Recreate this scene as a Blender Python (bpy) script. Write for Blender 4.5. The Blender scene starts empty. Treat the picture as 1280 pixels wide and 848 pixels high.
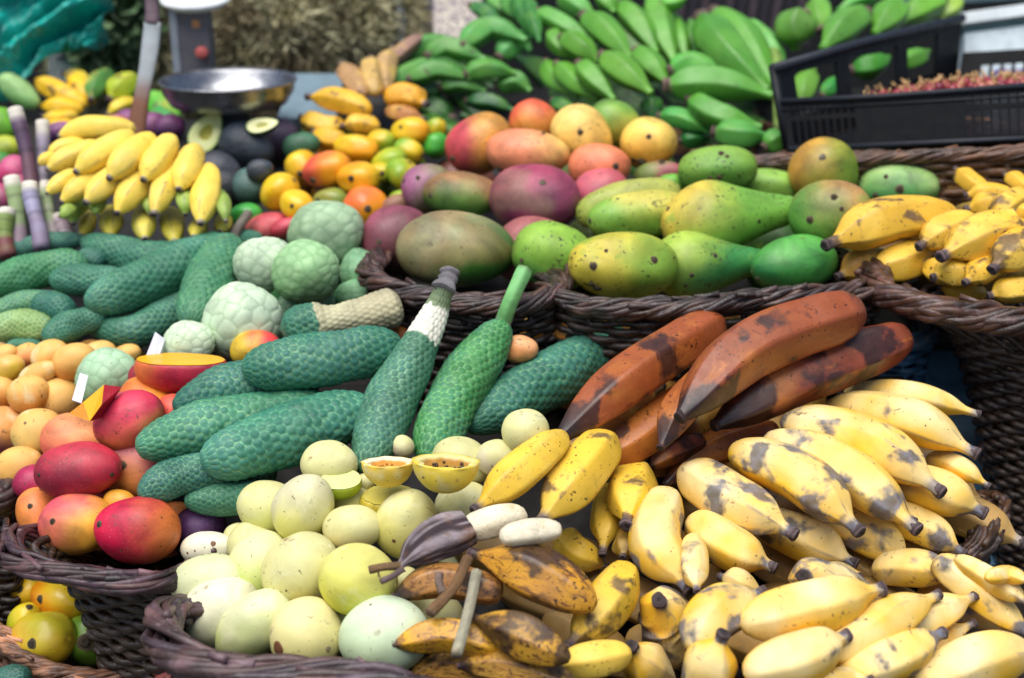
import bpy, math, random
import numpy as np
from mathutils import Vector
random.seed(7); rng = np.random.default_rng(7)
scene = bpy.context.scene
COL = scene.collection
PI = math.pi
# ---------------------------------------------------------------- camera
FPX = 50/36*1280
PHI = math.radians(20)
CAM = np.array([0, 0, 1.55])
FW = np.array([0, math.cos(PHI), -math.sin(PHI)])
UP = np.array([0, math.sin(PHI), math.cos(PHI)])
RT = np.array([1., 0, 0])
def W(px, py, d):
    """world point seen at photo position (px,py) at depth d along the view axis"""
    return CAM + d*(FW + RT*((px-640)/FPX) + UP*((424-py)/FPX))
cd = bpy.data.cameras.new('camera'); cam = bpy.data.objects.new('camera', cd); COL.objects.link(cam)
cam.location = CAM; cam.rotation_euler = (PI/2-PHI, 0, 0)
cd.lens = 50; cd.sensor_width = 36; cd.clip_start = .05; cd.clip_end = 500
cd.dof.use_dof = True; cd.dof.focus_distance = 1.46; cd.dof.aperture_fstop = 3.4
scene.camera = cam
# ---------------------------------------------------------------- world
wd = bpy.data.worlds.new('World'); scene.world = wd; wd.use_nodes = True
nt = wd.node_tree; bg = nt.nodes['Background']
sk = nt.nodes.new('ShaderNodeTexSky'); sk.sky_type = 'NISHITA'; sk.sun_disc = False
SUN_EL, SUN_AZ = 72, 215      # azimuth the light comes from, compass style from +Y clockwise
sk.sun_elevation = math.radians(SUN_EL); sk.sun_rotation = math.radians(SUN_AZ)
sk.air_density = 1.0; sk.dust_density = 2.0
nt.links.new(sk.outputs[0], bg.inputs[0]); bg.inputs[1].default_value = .125
ld = bpy.data.lights.new('sun', 'SUN'); ld.energy = 4.5; ld.angle = math.radians(60); ld.color = (1, .96, .9)
lo = bpy.data.objects.new('sun', ld); COL.objects.link(lo)
sd = Vector((math.sin(math.radians(SUN_AZ))*math.cos(math.radians(SUN_EL)), math.cos(math.radians(SUN_AZ))*math.cos(math.radians(SUN_EL)), math.sin(math.radians(SUN_EL))))
lo.rotation_euler = sd.to_track_quat('Z', 'Y').to_euler()
scene.view_settings.view_transform = 'Standard'; scene.view_settings.look = 'None'
scene.view_settings.exposure = 0
scene.render.engine = 'CYCLES'
scene.cycles.max_bounces = 6; scene.cycles.diffuse_bounces = 3
# ---------------------------------------------------------------- helpers
def lin(c):
    c = np.asarray(c, float)/255
    return np.where(c <= .04045, c/12.92, ((c+.055)/1.055)**2.4)
def smooth(a, b, x):
    t = np.clip((x-a)/(b-a), 0, 1); return t*t*(3-2*t)
def _h(i, j, k, s):
    n = (i*374761393 + j*668265263 + k*2147483647 + s*974634777) & 0xffffffff
    n = ((n ^ (n >> 13))*1274126177) & 0xffffffff
    return ((n ^ (n >> 16)) & 0xffff)/65535.
def noise3(p, s=0):
    p = np.asarray(p); i = np.floor(p).astype(np.int64); f = p-i; f = f*f*(3-2*f)
    r = 0
    for a in (0, 1):
        for b in (0, 1):
            for c in (0, 1):
                w = (f[..., 0] if a else 1-f[..., 0])*(f[..., 1] if b else 1-f[..., 1])*(f[..., 2] if c else 1-f[..., 2])
                r = r + w*_h(i[..., 0]+a, i[..., 1]+b, i[..., 2]+c, s)
    return r
def fbm(p, s=0, o=3):
    r = 0; a = .5; q = np.asarray(p)
    for k in range(o):
        r = r + a*noise3(q, s+k*17); q = q*2.03+11.3; a *= .5
    return r/(1-.5**o)
def mesh_obj(name, V, F, mat, parent=None, loc=None, attrs=None, uv=None, smoothed=True):
    """V world coordinates; object origin at loc (default: centre)"""
    V = np.asarray(V, float)
    if loc is None: loc = V.mean(0)
    me = bpy.data.meshes.new(name)
    me.from_pydata((V-loc).tolist(), [], F if isinstance(F, list) else F.tolist())
    if smoothed: me.polygons.foreach_set('use_smooth', [True]*len(me.polygons))
    for k, a in (attrs or {}).items():
        a = np.asarray(a, float)
        if a.ndim == 2:
            at = me.attributes.new(k, 'FLOAT_COLOR', 'POINT')
            at.data.foreach_set('color', np.hstack([a[:, :3], np.ones((len(a), 1))]).astype(np.float32).ravel())
        else:
            at = me.attributes.new(k, 'FLOAT', 'POINT'); at.data.foreach_set('value', a.astype(np.float32))
    if mat: me.materials.append(mat)
    me.update()
    o = bpy.data.objects.new(name, me); COL.objects.link(o)
    o.location = loc
    if parent:
        o.location = np.asarray(loc)-np.asarray(parent.location); o.parent = parent
    return o
def empty(name, loc):
    o = bpy.data.objects.new(name, None); COL.objects.link(o); o.location = loc; o.empty_display_size = .02
    return o
def tag(o, label=None, cat=None, group=None, kind=None):
    if label: o['label'] = label
    if cat: o['category'] = cat
    if group: o['group'] = group
    if kind: o['kind'] = kind
    return o
class MB:
    """collects shapes into one mesh"""
    def __init__(s): s.V = []; s.F = []; s.n = 0; s.C = []
    def add(s, V, F, c=None):
        V = np.asarray(V, float); s.V.append(V)
        s.F += [tuple(int(x)+s.n for x in f) for f in F]; s.n += len(V)
        c = (1, 1, 1) if c is None else c
        s.C.append(np.tile(np.asarray(c, float), (len(V), 1)) if np.ndim(c) == 1 else np.asarray(c)); return s
    def tube(s, P, r, n=7, closed=False, c=None, flat=1.0):
        V, F = tube_vf(P, r, n, closed, flat); return s.add(V, F, c)
    def box(s, c0, ax, ay, az, c=None):
        """centre, half axis vectors"""
        V = [np.asarray(c0)+i*np.asarray(ax)+j*np.asarray(ay)+k*np.asarray(az) for i in (-1, 1) for j in (-1, 1) for k in (-1, 1)]
        return s.add(V, [(0, 1, 3, 2), (4, 6, 7, 5), (0, 4, 5, 1), (2, 3, 7, 6), (0, 2, 6, 4), (1, 5, 7, 3)], c)
    def build(s, name, mat, parent=None, loc=None, smoothed=True):
        return mesh_obj(name, np.vstack(s.V), s.F, mat, parent, loc, {'Col': np.vstack(s.C)}, smoothed=smoothed)
def frames(P, closed=False, ref=None):
    P = np.asarray(P, float)
    T = np.roll(P, -1, 0)-np.roll(P, 1, 0) if closed else np.gradient(P, axis=0)
    T /= np.linalg.norm(T, axis=1)[:, None]+1e-12
    if ref is None: ref = np.array([0, -.45, .89])
    N = ref-(T@ref)[:, None]*T
    ln = np.linalg.norm(N, axis=1)
    bad = ln < .15
    if bad.any():
        r2 = np.array([1., 0, .1]); N2 = r2-(T@r2)[:, None]*T
        if bad.mean() > .2: N = N2
        else: N[bad] = N2[bad]
        ln = np.linalg.norm(N, axis=1)
    N /= ln[:, None]
    return T, N, np.cross(T, N)
def grid_faces(nr, ns, closed=False):
    F = []
    i = np.arange(nr if closed else nr-1)[:, None]; j = np.arange(ns)[None, :]
    a = i*ns+j; b = i*ns+(j+1) % ns; i2 = (i+1) % nr
    c = i2*ns+(j+1) % ns; d = i2*ns+j
    return np.stack([a+0*b, b, c, d], -1).reshape(-1, 4)
def tube_vf(P, r, n=7, closed=False, flat=1.0):
    P = np.asarray(P, float); T, N, B = frames(P, closed)
    th = np.arange(n)*2*PI/n; r = np.broadcast_to(r, (len(P),))
    V = P[:, None]+r[:, None, None]*(np.cos(th)[None, :, None]*N[:, None]*flat+np.sin(th)[None, :, None]*B[:, None])
    V = V.reshape(-1, 3); F = grid_faces(len(P), n, closed)
    if not closed:
        k = len(V); V = np.vstack([V, P[0], P[-1]])
        j = np.arange(n); e = (len(P)-1)*n
        F = np.vstack([F, np.stack([(j+1) % n, j, j*0+k, j*0+k], 1), np.stack([e+j, e+(j+1) % n, j*0+k+1, j*0+k+1], 1)])
        F = [tuple(dict.fromkeys(f)) for f in F.tolist()]
        return V, F
    return V, F
def spline(P, n, closed=False):
    """Catmull-Rom through P, n samples, even in parameter"""
    P = np.asarray(P, float)
    if closed: Q = np.vstack([P[-1], P, P[0], P[1]]); m = len(P)
    else:
        if len(P) == 2: t = np.linspace(0, 1, n)[:, None]; return P[0]*(1-t)+P[1]*t
        Q = np.vstack([2*P[0]-P[1], P, 2*P[-1]-P[-2]]); m = len(P)-1
    t = np.linspace(0, m, n, endpoint=not closed); i = np.minimum(t.astype(int), m-1); f = (t-i)[:, None]
    a, b, c, d = Q[i], Q[i+1], Q[i+2], Q[i+3]
    return .5*(2*b+(c-a)*f+(2*a-5*b+4*c-d)*f*f+(3*b-a-3*c+d)*f**3)
def resample(P, n, closed=False):
    P = np.asarray(P)
    Q = np.vstack([P, P[0]]) if closed else P
    s = np.r_[0, np.cumsum(np.linalg.norm(np.diff(Q, axis=0), axis=1))]
    u = np.linspace(0, s[-1], n, endpoint=not closed)
    return np.stack([np.interp(u, s, Q[:, k]) for k in range(3)], 1)
def keyr(t, K):
    """smooth curve through keys (Catmull-Rom on uneven keys)"""
    K = np.asarray(K, float); x, y = K[:, 0], K[:, 1]; m = np.gradient(y, x)
    i = np.clip(np.searchsorted(x, t, 'right')-1, 0, len(x)-2); h = x[i+1]-x[i]; s = (t-x[i])/h
    return np.maximum((2*s**3-3*s**2+1)*y[i]+(s**3-2*s**2+s)*h*m[i]+(-2*s**3+3*s**2)*y[i+1]+(s**3-s**2)*h*m[i+1], 0)
# ---------------------------------------------------------------- materials
def mat_new(name):
    m = bpy.data.materials.new(name); m.use_nodes = True
    return m, m.node_tree.nodes, m.node_tree.links, m.node_tree.nodes['Principled BSDF']
def fruit_mat(name, rough=.42, spot=(60, 40, 25), spot_amt=.0, spot_scale=260, bruise=None, bruise_scale=28, stretch=None,
              var=.12, bump=.15, bump_scale=220, mott=None, coat=0, sss=0, br_lo=.62, wax=0, streak=None, scratch=None, speck=None):
    m, N, L, b = mat_new(name)
    at = N.new('ShaderNodeAttribute'); at.attribute_name = 'Col'
    oi = N.new('ShaderNodeObjectInfo'); tc = N.new('ShaderNodeTexCoord')
    vm = N.new('ShaderNodeVectorMath'); vm.operation = 'MULTIPLY'; vm.inputs[1].default_value = (37, 19, 53)
    cx = N.new('ShaderNodeCombineXYZ')
    for k in range(3): L.new(oi.outputs['Random'], cx.inputs[k])
    L.new(cx.outputs[0], vm.inputs[0])
    va = N.new('ShaderNodeVectorMath'); L.new(tc.outputs['Object'], va.inputs[0]); L.new(vm.outputs[0], va.inputs[1])
    co = va.outputs[0]
    def noise(scale, det=3, rough_=.55, dist=0, vec=None):
        n = N.new('ShaderNodeTexNoise'); n.inputs['Scale'].default_value = scale; n.inputs['Detail'].default_value = det
        n.inputs['Roughness'].default_value = rough_; n.inputs['Distortion'].default_value = dist
        L.new(vec or co, n.inputs['Vector']); return n.outputs['Fac']
    def ramp(fac, a, b_, ca=(0, 0, 0, 1), cb=(1, 1, 1, 1)):
        r = N.new('ShaderNodeValToRGB'); r.color_ramp.elements[0].position = a; r.color_ramp.elements[1].position = b_
        r.color_ramp.elements[0].color = ca; r.color_ramp.elements[1].color = cb; L.new(fac, r.inputs[0]); return r.outputs[0]
    def mix(fac, A, B, mode='MIX'):
        x = N.new('ShaderNodeMix'); x.data_type = 'RGBA'; x.blend_type = mode
        if isinstance(fac, (int, float)): x.inputs[0].default_value = fac
        else: L.new(fac, x.inputs[0])
        for s_, v in ((6, A), (7, B)):
            if isinstance(v, tuple): x.inputs[s_].default_value = v
            else: L.new(v, x.inputs[s_])
        return x.outputs[2]
    def math_(op, a, b_):
        x = N.new('ShaderNodeMath'); x.operation = op
        for k, v in ((0, a), (1, b_)):
            if isinstance(v, (int, float)): x.inputs[k].default_value = v
            else: L.new(v, x.inputs[k])
        return x.outputs[0]
    c = at.outputs['Color']
    big = ramp(noise(22, 4, .6, .6), .3, .72, (1-var*1.6,)*3+(1,), (1+var, 1+var, 1+var*.8, 1))
    c = mix(1.0, c, big, 'MULTIPLY')
    if mott: c = mix(ramp(noise(mott[0], 4, .65, .3), mott[1], mott[2]), c, tuple(lin(mott[3]))+(1,))
    if streak:   # long streaks, u round, v along the fruit
        ua = N.new('ShaderNodeAttribute'); ua.attribute_name = 'uvw'
        mp = N.new('ShaderNodeMapping'); mp.inputs['Scale'].default_value = (streak[0], streak[0]*.35, 1); L.new(ua.outputs['Vector'], mp.inputs[0])
        sv = N.new('ShaderNodeVectorMath'); L.new(mp.outputs[0], sv.inputs[0]); L.new(vm.outputs[0], sv.inputs[1])
        c = mix(ramp(noise(1.0, 5, .7, .4, sv.outputs[0]), streak[1], streak[2]), c, tuple(lin(streak[3]))+(1,))
    if spot_amt:
        f = ramp(noise(spot_scale, 2, .5), .72-spot_amt*.25, .76-spot_amt*.22)
        clus = ramp(noise(40, 2, .5), .42, .6)
        c = mix(mix(1.0, f, clus, 'MULTIPLY'), c, tuple(lin(spot))+(1,))
    if speck:      # tiny pale or dark lenticels, everywhere
        vo = N.new('ShaderNodeTexVoronoi'); vo.inputs['Scale'].default_value = speck[0]; L.new(co, vo.inputs['Vector'])
        c = mix(math_('MULTIPLY', ramp(vo.outputs['Distance'], speck[1], speck[1]+.08, (1, 1, 1, 1), (0, 0, 0, 1)), speck[3]), c, tuple(lin(speck[2]))+(1,))
    if scratch:    # thin crooked scratch lines in a few places
        s1 = noise(scratch[0], 2, .5, .6); d1 = math_('ABSOLUTE', math_('SUBTRACT', s1, .5), 0)
        ln_ = ramp(d1, .006, .016, (1, 1, 1, 1), (0, 0, 0, 1)); mk = ramp(noise(scratch[0]*1.1+3, 3, .6), .60, .66)
        br = ramp(noise(scratch[0]*9, 2), .4, .55)
        c = mix(math_('MULTIPLY', math_('MULTIPLY', ln_, mk), math_('MULTIPLY', br, .85)), c, tuple(lin(scratch[1]))+(1,))
    rgh = None
    if bruise is not None:
        ba = N.new('ShaderNodeAttribute'); ba.attribute_name = 'bru'
        nz = noise(bruise_scale, 3, .5, .25)
        f = math_('MULTIPLY', ramp(math_('ADD', math_('ADD', nz, math_('MULTIPLY', noise(bruise_scale*5, 4, .6), .14)), math_('MULTIPLY', ba.outputs['Fac'], .42)), br_lo+.07, br_lo+.15), .85)
        c2 = mix(ramp(noise(bruise_scale*4, 3, .6), .35, .65), tuple(lin(bruise))+(1,), tuple(lin(np.array(bruise)*.55))+(1,))
        c = mix(f, c, c2)
        f2 = ramp(noise(bruise_scale*5, 4, .65, .5), .66, .71)
        c = mix(f2, c, tuple(lin(np.array(bruise)*.6))+(1,))
    L.new(c, b.inputs['Base Color'])
    rg = ramp(noise(60, 3), .3, .7, (rough-.08,)*3+(1,), (rough+.12,)*3+(1,)); L.new(rg, b.inputs['Roughness'])
    if bump:
        bn = N.new('ShaderNodeBump'); bn.inputs['Strength'].default_value = bump; bn.inputs['Distance'].default_value = .002
        hh = math_('ADD', noise(bump_scale, 4, .6), math_('MULTIPLY', noise(35, 2), 2.0))
        L.new(hh, bn.inputs['Height']); L.new(bn.outputs[0], b.inputs['Normal'])
    if coat: b.inputs['Coat Weight'].default_value = coat; b.inputs['Coat Roughness'].default_value = .3
    if sss:
        b.inputs['Subsurface Weight'].default_value = sss; b.inputs['Subsurface Radius'].default_value = (.01, .006, .003); b.inputs['Subsurface Scale'].default_value = 1
    return m
M = {}
M['banana'] = fruit_mat('banana_skin', .52, scratch=(26, (96, 74, 66)), spot=(110, 88, 60), spot_amt=.12, spot_scale=170, bruise=(92, 100, 126), bruise_scale=24, bump=.10, streak=(7, .62, .74, (214, 186, 104)))
M['ripe'] = fruit_mat('ripe_banana_skin', .5, scratch=(26, (84, 56, 40)), spot=(85, 55, 30), spot_amt=.3, spot_scale=200, bruise=(104, 80, 64), bruise_scale=30, bump=.12, streak=(9, .60, .72, (170, 120, 55)))
M['brown'] = fruit_mat('overripe_banana_skin', .42, spot=(60, 35, 20), spot_amt=.5, bruise=(48, 36, 38), bruise_scale=26, bump=.2, streak=(10, .5, .62, (120, 78, 42)))
M['red'] = fruit_mat('red_banana_skin', .38, spot=(60, 25, 15), spot_amt=.4, bruise=(44, 28, 30), bruise_scale=20, bump=.1, streak=(6, .56, .75, (186, 112, 42)), br_lo=.63)
M['green'] = fruit_mat('green_banana_skin', .42, spot=(60, 70, 30), spot_amt=.15, bruise=(92, 90, 52), bruise_scale=20, bump=.08, streak=(6, .55, .75, (92, 158, 62)), br_lo=.68)
M['mango'] = fruit_mat('mango_skin', .48, spot=(84, 56, 40), spot_amt=.30, spot_scale=260, var=.3, scratch=(24, (84, 60, 42)), speck=(260, .10, (236, 206, 150), .16), bump=.08, bump_scale=420)
M['papaya'] = fruit_mat('papaya_skin', .5, spot=(40, 46, 24), spot_amt=.5, spot_scale=190, var=.2, scratch=(18, (56, 60, 34)), speck=(300, .12, (176, 196, 110), .3), bump=.07, mott=(30, .58, .75, (112, 160, 48)))
M['passion'] = fruit_mat('passion_fruit_skin', .55, spot=(120, 96, 56), spot_amt=.12, spot_scale=200, var=.12, scratch=(17, (138, 104, 66)), bump=.05, mott=(26, .55, .8, (222, 220, 180)), bruise=(134, 92, 58), bruise_scale=26, br_lo=.66)
M['small'] = fruit_mat('small_fruit_skin', .3, spot=(90, 70, 30), spot_amt=.15, var=.1, bump=.03)
M['scaly'] = fruit_mat('scaly_fruit_skin', .6, spot=(60, 60, 30), spot_amt=.1, var=.16, bump=.1)
M['avocado'] = fruit_mat('avocado_skin', .45, var=.3, bump=.6, bump_scale=300)
M['cream'] = fruit_mat('banana_flesh', .6, var=.12, bump=.6, bump_scale=160, mott=(60, .55, .75, (196, 172, 120)), speck=(180, .10, (120, 96, 70), .5))
M['nub'] = fruit_mat('dry_fruit_end', .8, var=.3, bump=.8, bump_scale=500)
M['flesh'] = fruit_mat('fruit_flesh', .35, var=.08, bump=.2, bump_scale=500, sss=.0)
M['wicker'] = fruit_mat('wicker', .32, var=.5, bump=.35, bump_scale=700, mott=(90, .55, .85, (120, 108, 112)))
M['plain'] = fruit_mat('weathered_surface', .6, var=.15, bump=.2)
M['leafy'] = fruit_mat('dry_herb', .8, var=.2, bump=0)
M['plastic'] = fruit_mat('black_plastic', .45, var=.1, bump=.1)
M['plastic'].node_tree.nodes['Principled BSDF'].inputs['Specular IOR Level'].default_value = .22
M['metal'] = fruit_mat('steel', .3, var=.15, bump=.05); M['metal'].node_tree.nodes['Principled BSDF'].inputs['Metallic'].default_value = .9
M['tarp'] = fruit_mat('tarp_plastic', .35, var=.25, bump=.3, bump_scale=120)
# ---------------------------------------------------------------- things measured from the photo
TO = dict(A=(0, 0), B=(320, 0), C=(640, 0), D=(940, 0), E=(0, 210), F=(320, 210), G=(640, 210), H=(940, 210), I=(0, 420), J=(320, 420), K=(640, 420),
          L=(940, 420), M=(0, 622), N=(320, 622), O=(640, 622), Q=(940, 622))
ZZ = 3.753
PL = dict(front=((848, 1.30), (500, 1.58)), midl=((700, 1.43), (420, 1.70)), mid=((620, 1.45), (400, 1.68)), upl=((440, 1.68), (290, 1.90)),
          org=((610, 1.56), (430, 1.74)), yel=((310, 1.80), (150, 1.98)), back=((390, 1.68), (130, 2.13)), tam=((290, 1.90), (150, 2.2)),
          grn=((190, 2.12), (0, 2.40)), rgt=((380, 1.62), (200, 1.86)), redb=((600, 1.40), (370, 1.60)), low=((848, 1.50), (720, 1.66)),
          far=((190, 2.25), (80, 2.45)), crate=((130, 2.22), (0, 2.45)))
def D(pl, py):
    (a, da), (b, db) = PL[pl]
    return 1/(1/da+(1/db-1/da)*(py-a)/(b-a))
ITEMS = []; cur = 'front'; HAND = None
def plane(p):
    global cur; cur = p
def item(kind, tile, pts, w, **k):
    """pts: points along the fruit in the zoomed tile (x, y, extra depth); w: half width"""
    ox, oy = TO[tile]
    P = [(ox+p[0]/ZZ, oy+p[1]/ZZ, p[2] if len(p) > 2 else 0.) for p in pts]
    it = dict(kind=kind, P=P, w=w/ZZ*(1.06 if kind in ('banana', 'brown') else 1.1 if kind == 'ripe' else .97 if kind == 'green' else 1.03 if kind in ('monstera', 'red', 'stalk', 'peel') else 1.12 if kind == 'cherimoya' else 1.08), pl=cur, hand=HAND, s=0., lift=k.pop('lift', 0.)); it.update(k); ITEMS.append(it); return it
def E(kind, tile, cx, cy, a, b, ang, tilt, label, **k):
    """ellipsoid-like fruit: centre, half length and half width as seen, angle of its axis in the picture, tilt of its tail towards the viewer"""
    ta = math.radians(tilt); aa = math.radians(ang)
    a *= 1.05; La = max(math.sqrt(max((a*a-(b*math.sin(ta))**2), 0))/math.cos(ta), b*k.pop('minlen', .92))
    dx, dy = math.cos(aa)*La*math.cos(ta), -math.sin(aa)*La*math.cos(ta)
    dz = La*math.sin(ta)/ZZ*1.7/FPX
    k.setdefault('flatd', True)
    return item(kind, tile, [(cx-dx, cy-dy, dz), (cx+dx, cy+dy, -dz)], b, label=label, **k)
class hand:
    def __init__(s, name, label, cat='bananas', **k): s.d = dict(name=name, label=label, cat=cat, kids=[], **k)
    def __enter__(s):
        global HAND; HAND = s.d; return s.d
    def __exit__(s, *a):
        global HAND; HAND = None
def B(tile, *a, **k):
    """banana: x0,y0, x1,y1, x2,y2 (stalk end, middle, tip), half width"""
    pts = [(a[0], a[1], k.pop('d0', 0)), (a[2], a[3], k.pop('d1', -.006)), (a[4], a[5], k.pop('d2', 0))]
    return item(k.pop('kind', HAND['bk']), tile, pts, a[6], **k)
# ================= far produce along the back
YEL=(238,196,40); PALE=(240,214,120); GRN=(70,140,48); LIME=(150,180,50)
plane('far')
with hand('banana_hand', 'ripe yellow bananas lying under the teal tarp at the far end', bk='ripe', c0=(232,186,30), crown=(0,0)):
    B('A',430,470,360,370,300,345,45,c0=(225,200,50)); B('A',440,480,380,420,330,350,42)
    B('A',410,495,270,430,150,365,45); B('A',390,520,280,500,180,500,38); B('A',370,545,270,560,200,545,36); B('A',350,585,280,590,220,580,30)
with hand('banana_hand', 'yellow-green bananas just behind the rusty steel bar', bk='ripe', c0=(185,200,40), crown=0):
    B('A',520,340,460,390,425,470,48,c0=(70,130,50)); B('A',640,370,560,420,510,470,60,c0=(170,190,40)); B('A',640,480,560,505,500,540,38,c0=(215,190,40))
    B('A',840,560,760,510,700,430,50,c0=(80,180,60)); B('A',860,600,780,560,730,500,45,c0=(50,150,70))
E('mango','A',90,430,110,55,-38,0,'pale green smooth fruit at the very edge, in front of the teal tarp',c0=(130,180,110),c1=(150,190,120),name='pale_green_fruit',cat='fruit')
E('mango','A',10,590,60,90,60,10,'bright green round fruit behind the purple sugar canes',c0=(90,150,40),c1=(120,190,50),name='green_fruit',cat='fruit')
E('mango','A',20,700,75,60,10,10,'yellow-green fruit lying below the bright green one behind the canes',c0=(150,170,50),c1=(180,190,60),name='green_fruit',cat='fruit')
E('mango','A',0,770,60,55,10,10,'deep green fruit lowest behind the sugar canes',c0=(50,120,50),c1=(60,140,60),name='green_fruit',cat='fruit')
plane('tam')
for (x,y,a,b,l) in ((275,620,70,45,'small purple fruit beside the grey-topped cane'),(600,570,60,55,'purple fruit half hidden by the rusty bar'),(710,600,80,70,'dull purple fruit at the foot of the rusty bar'),(800,600,65,62,'purple-pink fruit next to the halved avocado')):
    E('mango','A',x,y,a,b,20,10,l,c0=(70,35,80),c1=(130,70,120),name='purple_fruit',cat='fruit',group='purple fruits behind the yellow bananas')
E('mango','A',550,580,60,40,0,0,'reddish fruit above the yellow banana hand',c0=(190,80,90),c1=(200,120,120),name='red_fruit',cat='fruit')
E('mango','A',70,810,80,75,70,10,'bright pink dragon fruit between the sugar canes',c0=(180,50,100),c1=(196,90,130),name='dragon_fruit',cat='dragon fruit')
E('mango','E',20,150,70,80,10,10,'lilac-pink dragon fruit lowest behind the sugar canes',c0=(140,90,120),c1=(180,70,110),name='dragon_fruit',cat='dragon fruit')
E('mango','E',130,110,60,90,80,10,'magenta dragon fruit behind the middle canes',c0=(170,50,96),c1=(186,80,120),name='dragon_fruit',cat='dragon fruit')
# ================= green banana bunches
plane('grn')
with hand('green_banana_bunch', 'dark green banana bunch pointing away from the herbs, over the spotted bananas', bk='green', c0=(84,150,66), crown=(1290,160)) as h:
    B('B',1290,90,1180,50,1090,-10,45); B('B',1150,150,1080,60,1005,25,42,c0=(50,110,60)); B('B',1300,110,1220,60,1170,-20,48)
    B('B',1210,520,1110,480,990,470,48,c0=(30,90,45)); B('B',960,420,820,420,700,440,36,c0=(30,90,45)); B('B',1080,430,960,390,865,410,50)
    B('B',1010,330,850,300,610,395,55); B('B',1010,370,850,330,715,372,55)
    B('B',1020,220,800,210,665,300,52); B('B',1290,430,1220,385,1128,400,58); B('B',1220,345,1080,325,985,352,52)
    B('B',1080,280,900,220,803,265,58); B('B',1290,240,1230,190,1140,268,60,c0=(90,170,90)); B('B',1270,190,1100,130,968,215,66,c0=(90,165,80))
with hand('green_banana_bunch', 'middle green banana bunch with curved fingers above the orange mangoes', bk='green', c0=(92,158,48), crown=(520,300)) as h:
    B('C',100,180,60,80,10,-20,45,c0=(50,120,50)); B('C',130,200,100,90,60,0,45,c0=(50,120,50)); B('C',340,530,260,510,190,470,40,c0=(40,100,40)); B('C',660,570,660,520,640,470,55,c0=(35,90,40))
    B('C',860,260,850,180,840,100,45,c0=(60,130,50)); B('C',820,290,790,180,750,70,48); B('C',770,310,700,140,670,-30,75)
    B('C',680,250,590,110,495,20,66); B('C',400,100,320,40,225,-20,60,c0=(90,170,70)); B('C',480,60,450,10,410,-30,50); B('C',380,200,230,110,120,55,56,c0=(90,165,60))
    B('C',560,280,430,140,335,75,72); B('C',310,280,220,210,185,150,50); B('C',410,290,310,215,235,175,62,c0=(90,150,40))
    B('C',730,395,650,300,580,240,64); B('C',310,460,200,370,160,292,52); B('C',400,470,290,380,212,303,56); B('C',480,470,390,380,315,300,62); B('C',655,440,530,340,425,262,72,c0=(100,160,45))
    B('C',820,-10,760,15,700,20,35,c0=(100,180,60))
with hand('green_banana_bunch', 'large-fingered green banana bunch beside the black crate', bk='green', c0=(75,152,45), crown=(1250,430)) as h:
    item('stalk','C',[(1225,250,.02),(1250,400,.0),(1262,620,.02)],34,c0=(120,150,70))
    B('C',1285,340,1190,200,1090,110,66,c0=(100,180,80)); B('C',1010,350,920,300,860,270,48); B('C',930,650,860,645,790,660,55,c0=(40,120,50)); B('C',930,620,800,560,690,545,52,c0=(70,160,70))
    B('C',1225,400,1080,180,950,55,88,c0=(95,165,55)); B('C',1200,430,1010,250,890,80,98,c0=(80,145,48)); B('C',1000,380,850,300,740,330,60,c0=(90,170,70))
    B('C',1220,450,960,395,725,400,92,c0=(85,155,55)); B('C',1170,600,960,540,835,465,74,c0=(80,150,50)); B('C',1200,640,1080,635,950,620,72,c0=(85,160,70)); B('C',1290,640,1240,660,1185,690,60,c0=(95,170,70))
plane('crate')
with hand('green_banana_bunch', 'green bananas with scarred blunt ends heaped behind the crate rim', bk='green', c0=(85,150,40), crown=(620,260)) as h:
    B('D',400,50,480,10,590,-20,42,c0=(60,160,40)); B('D',880,90,930,50,965,5,48,c0=(150,185,70)); B('D',690,110,800,40,895,0,72,c0=(110,175,50))
    B('D',570,160,635,90,680,15,80,c0=(95,160,50)); B('D',300,-20,310,50,330,140,62,c0=(110,170,60)); B('D',330,230,430,130,530,60,84,c0=(90,150,55)); B('D',200,235,205,140,240,75,98,d0=.05,d2=-.03,c0=(90,140,50))
    B('D',640,270,560,310,470,330,62,c0=(60,140,40)); B('D',830,240,760,275,690,300,48,c0=(110,190,60)); B('D',290,320,250,400,235,480,60,c0=(100,150,50)); B('D',400,360,370,410,330,450,40,c0=(50,150,60))
# ================= spotted bananas fan
plane('tam')
with hand('spotted_banana_hand', 'hand of bananas fanned upwards with greyish-brown fingers', bk='ripe', c0=(225,175,45), crown=(545,470), brs=.02):
    B('B',620,300,710,220,790,165,36,c0=(160,125,110)); B('B',600,430,610,310,640,225,46,c0=(185,150,100)); B('B',560,440,540,350,535,270,50,c0=(190,155,90)); B('B',505,450,450,370,400,300,50,c0=(180,140,95))
    B('B',540,520,380,470,240,455,56); B('B',600,470,700,450,800,490,62,c0=(230,165,30)); B('B',610,520,700,540,790,560,40,c0=(180,120,70)); B('B',420,590,310,590,212,550,54); B('B',580,600,490,580,400,592,44); B('B',430,660,350,650,270,620,50)
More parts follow.
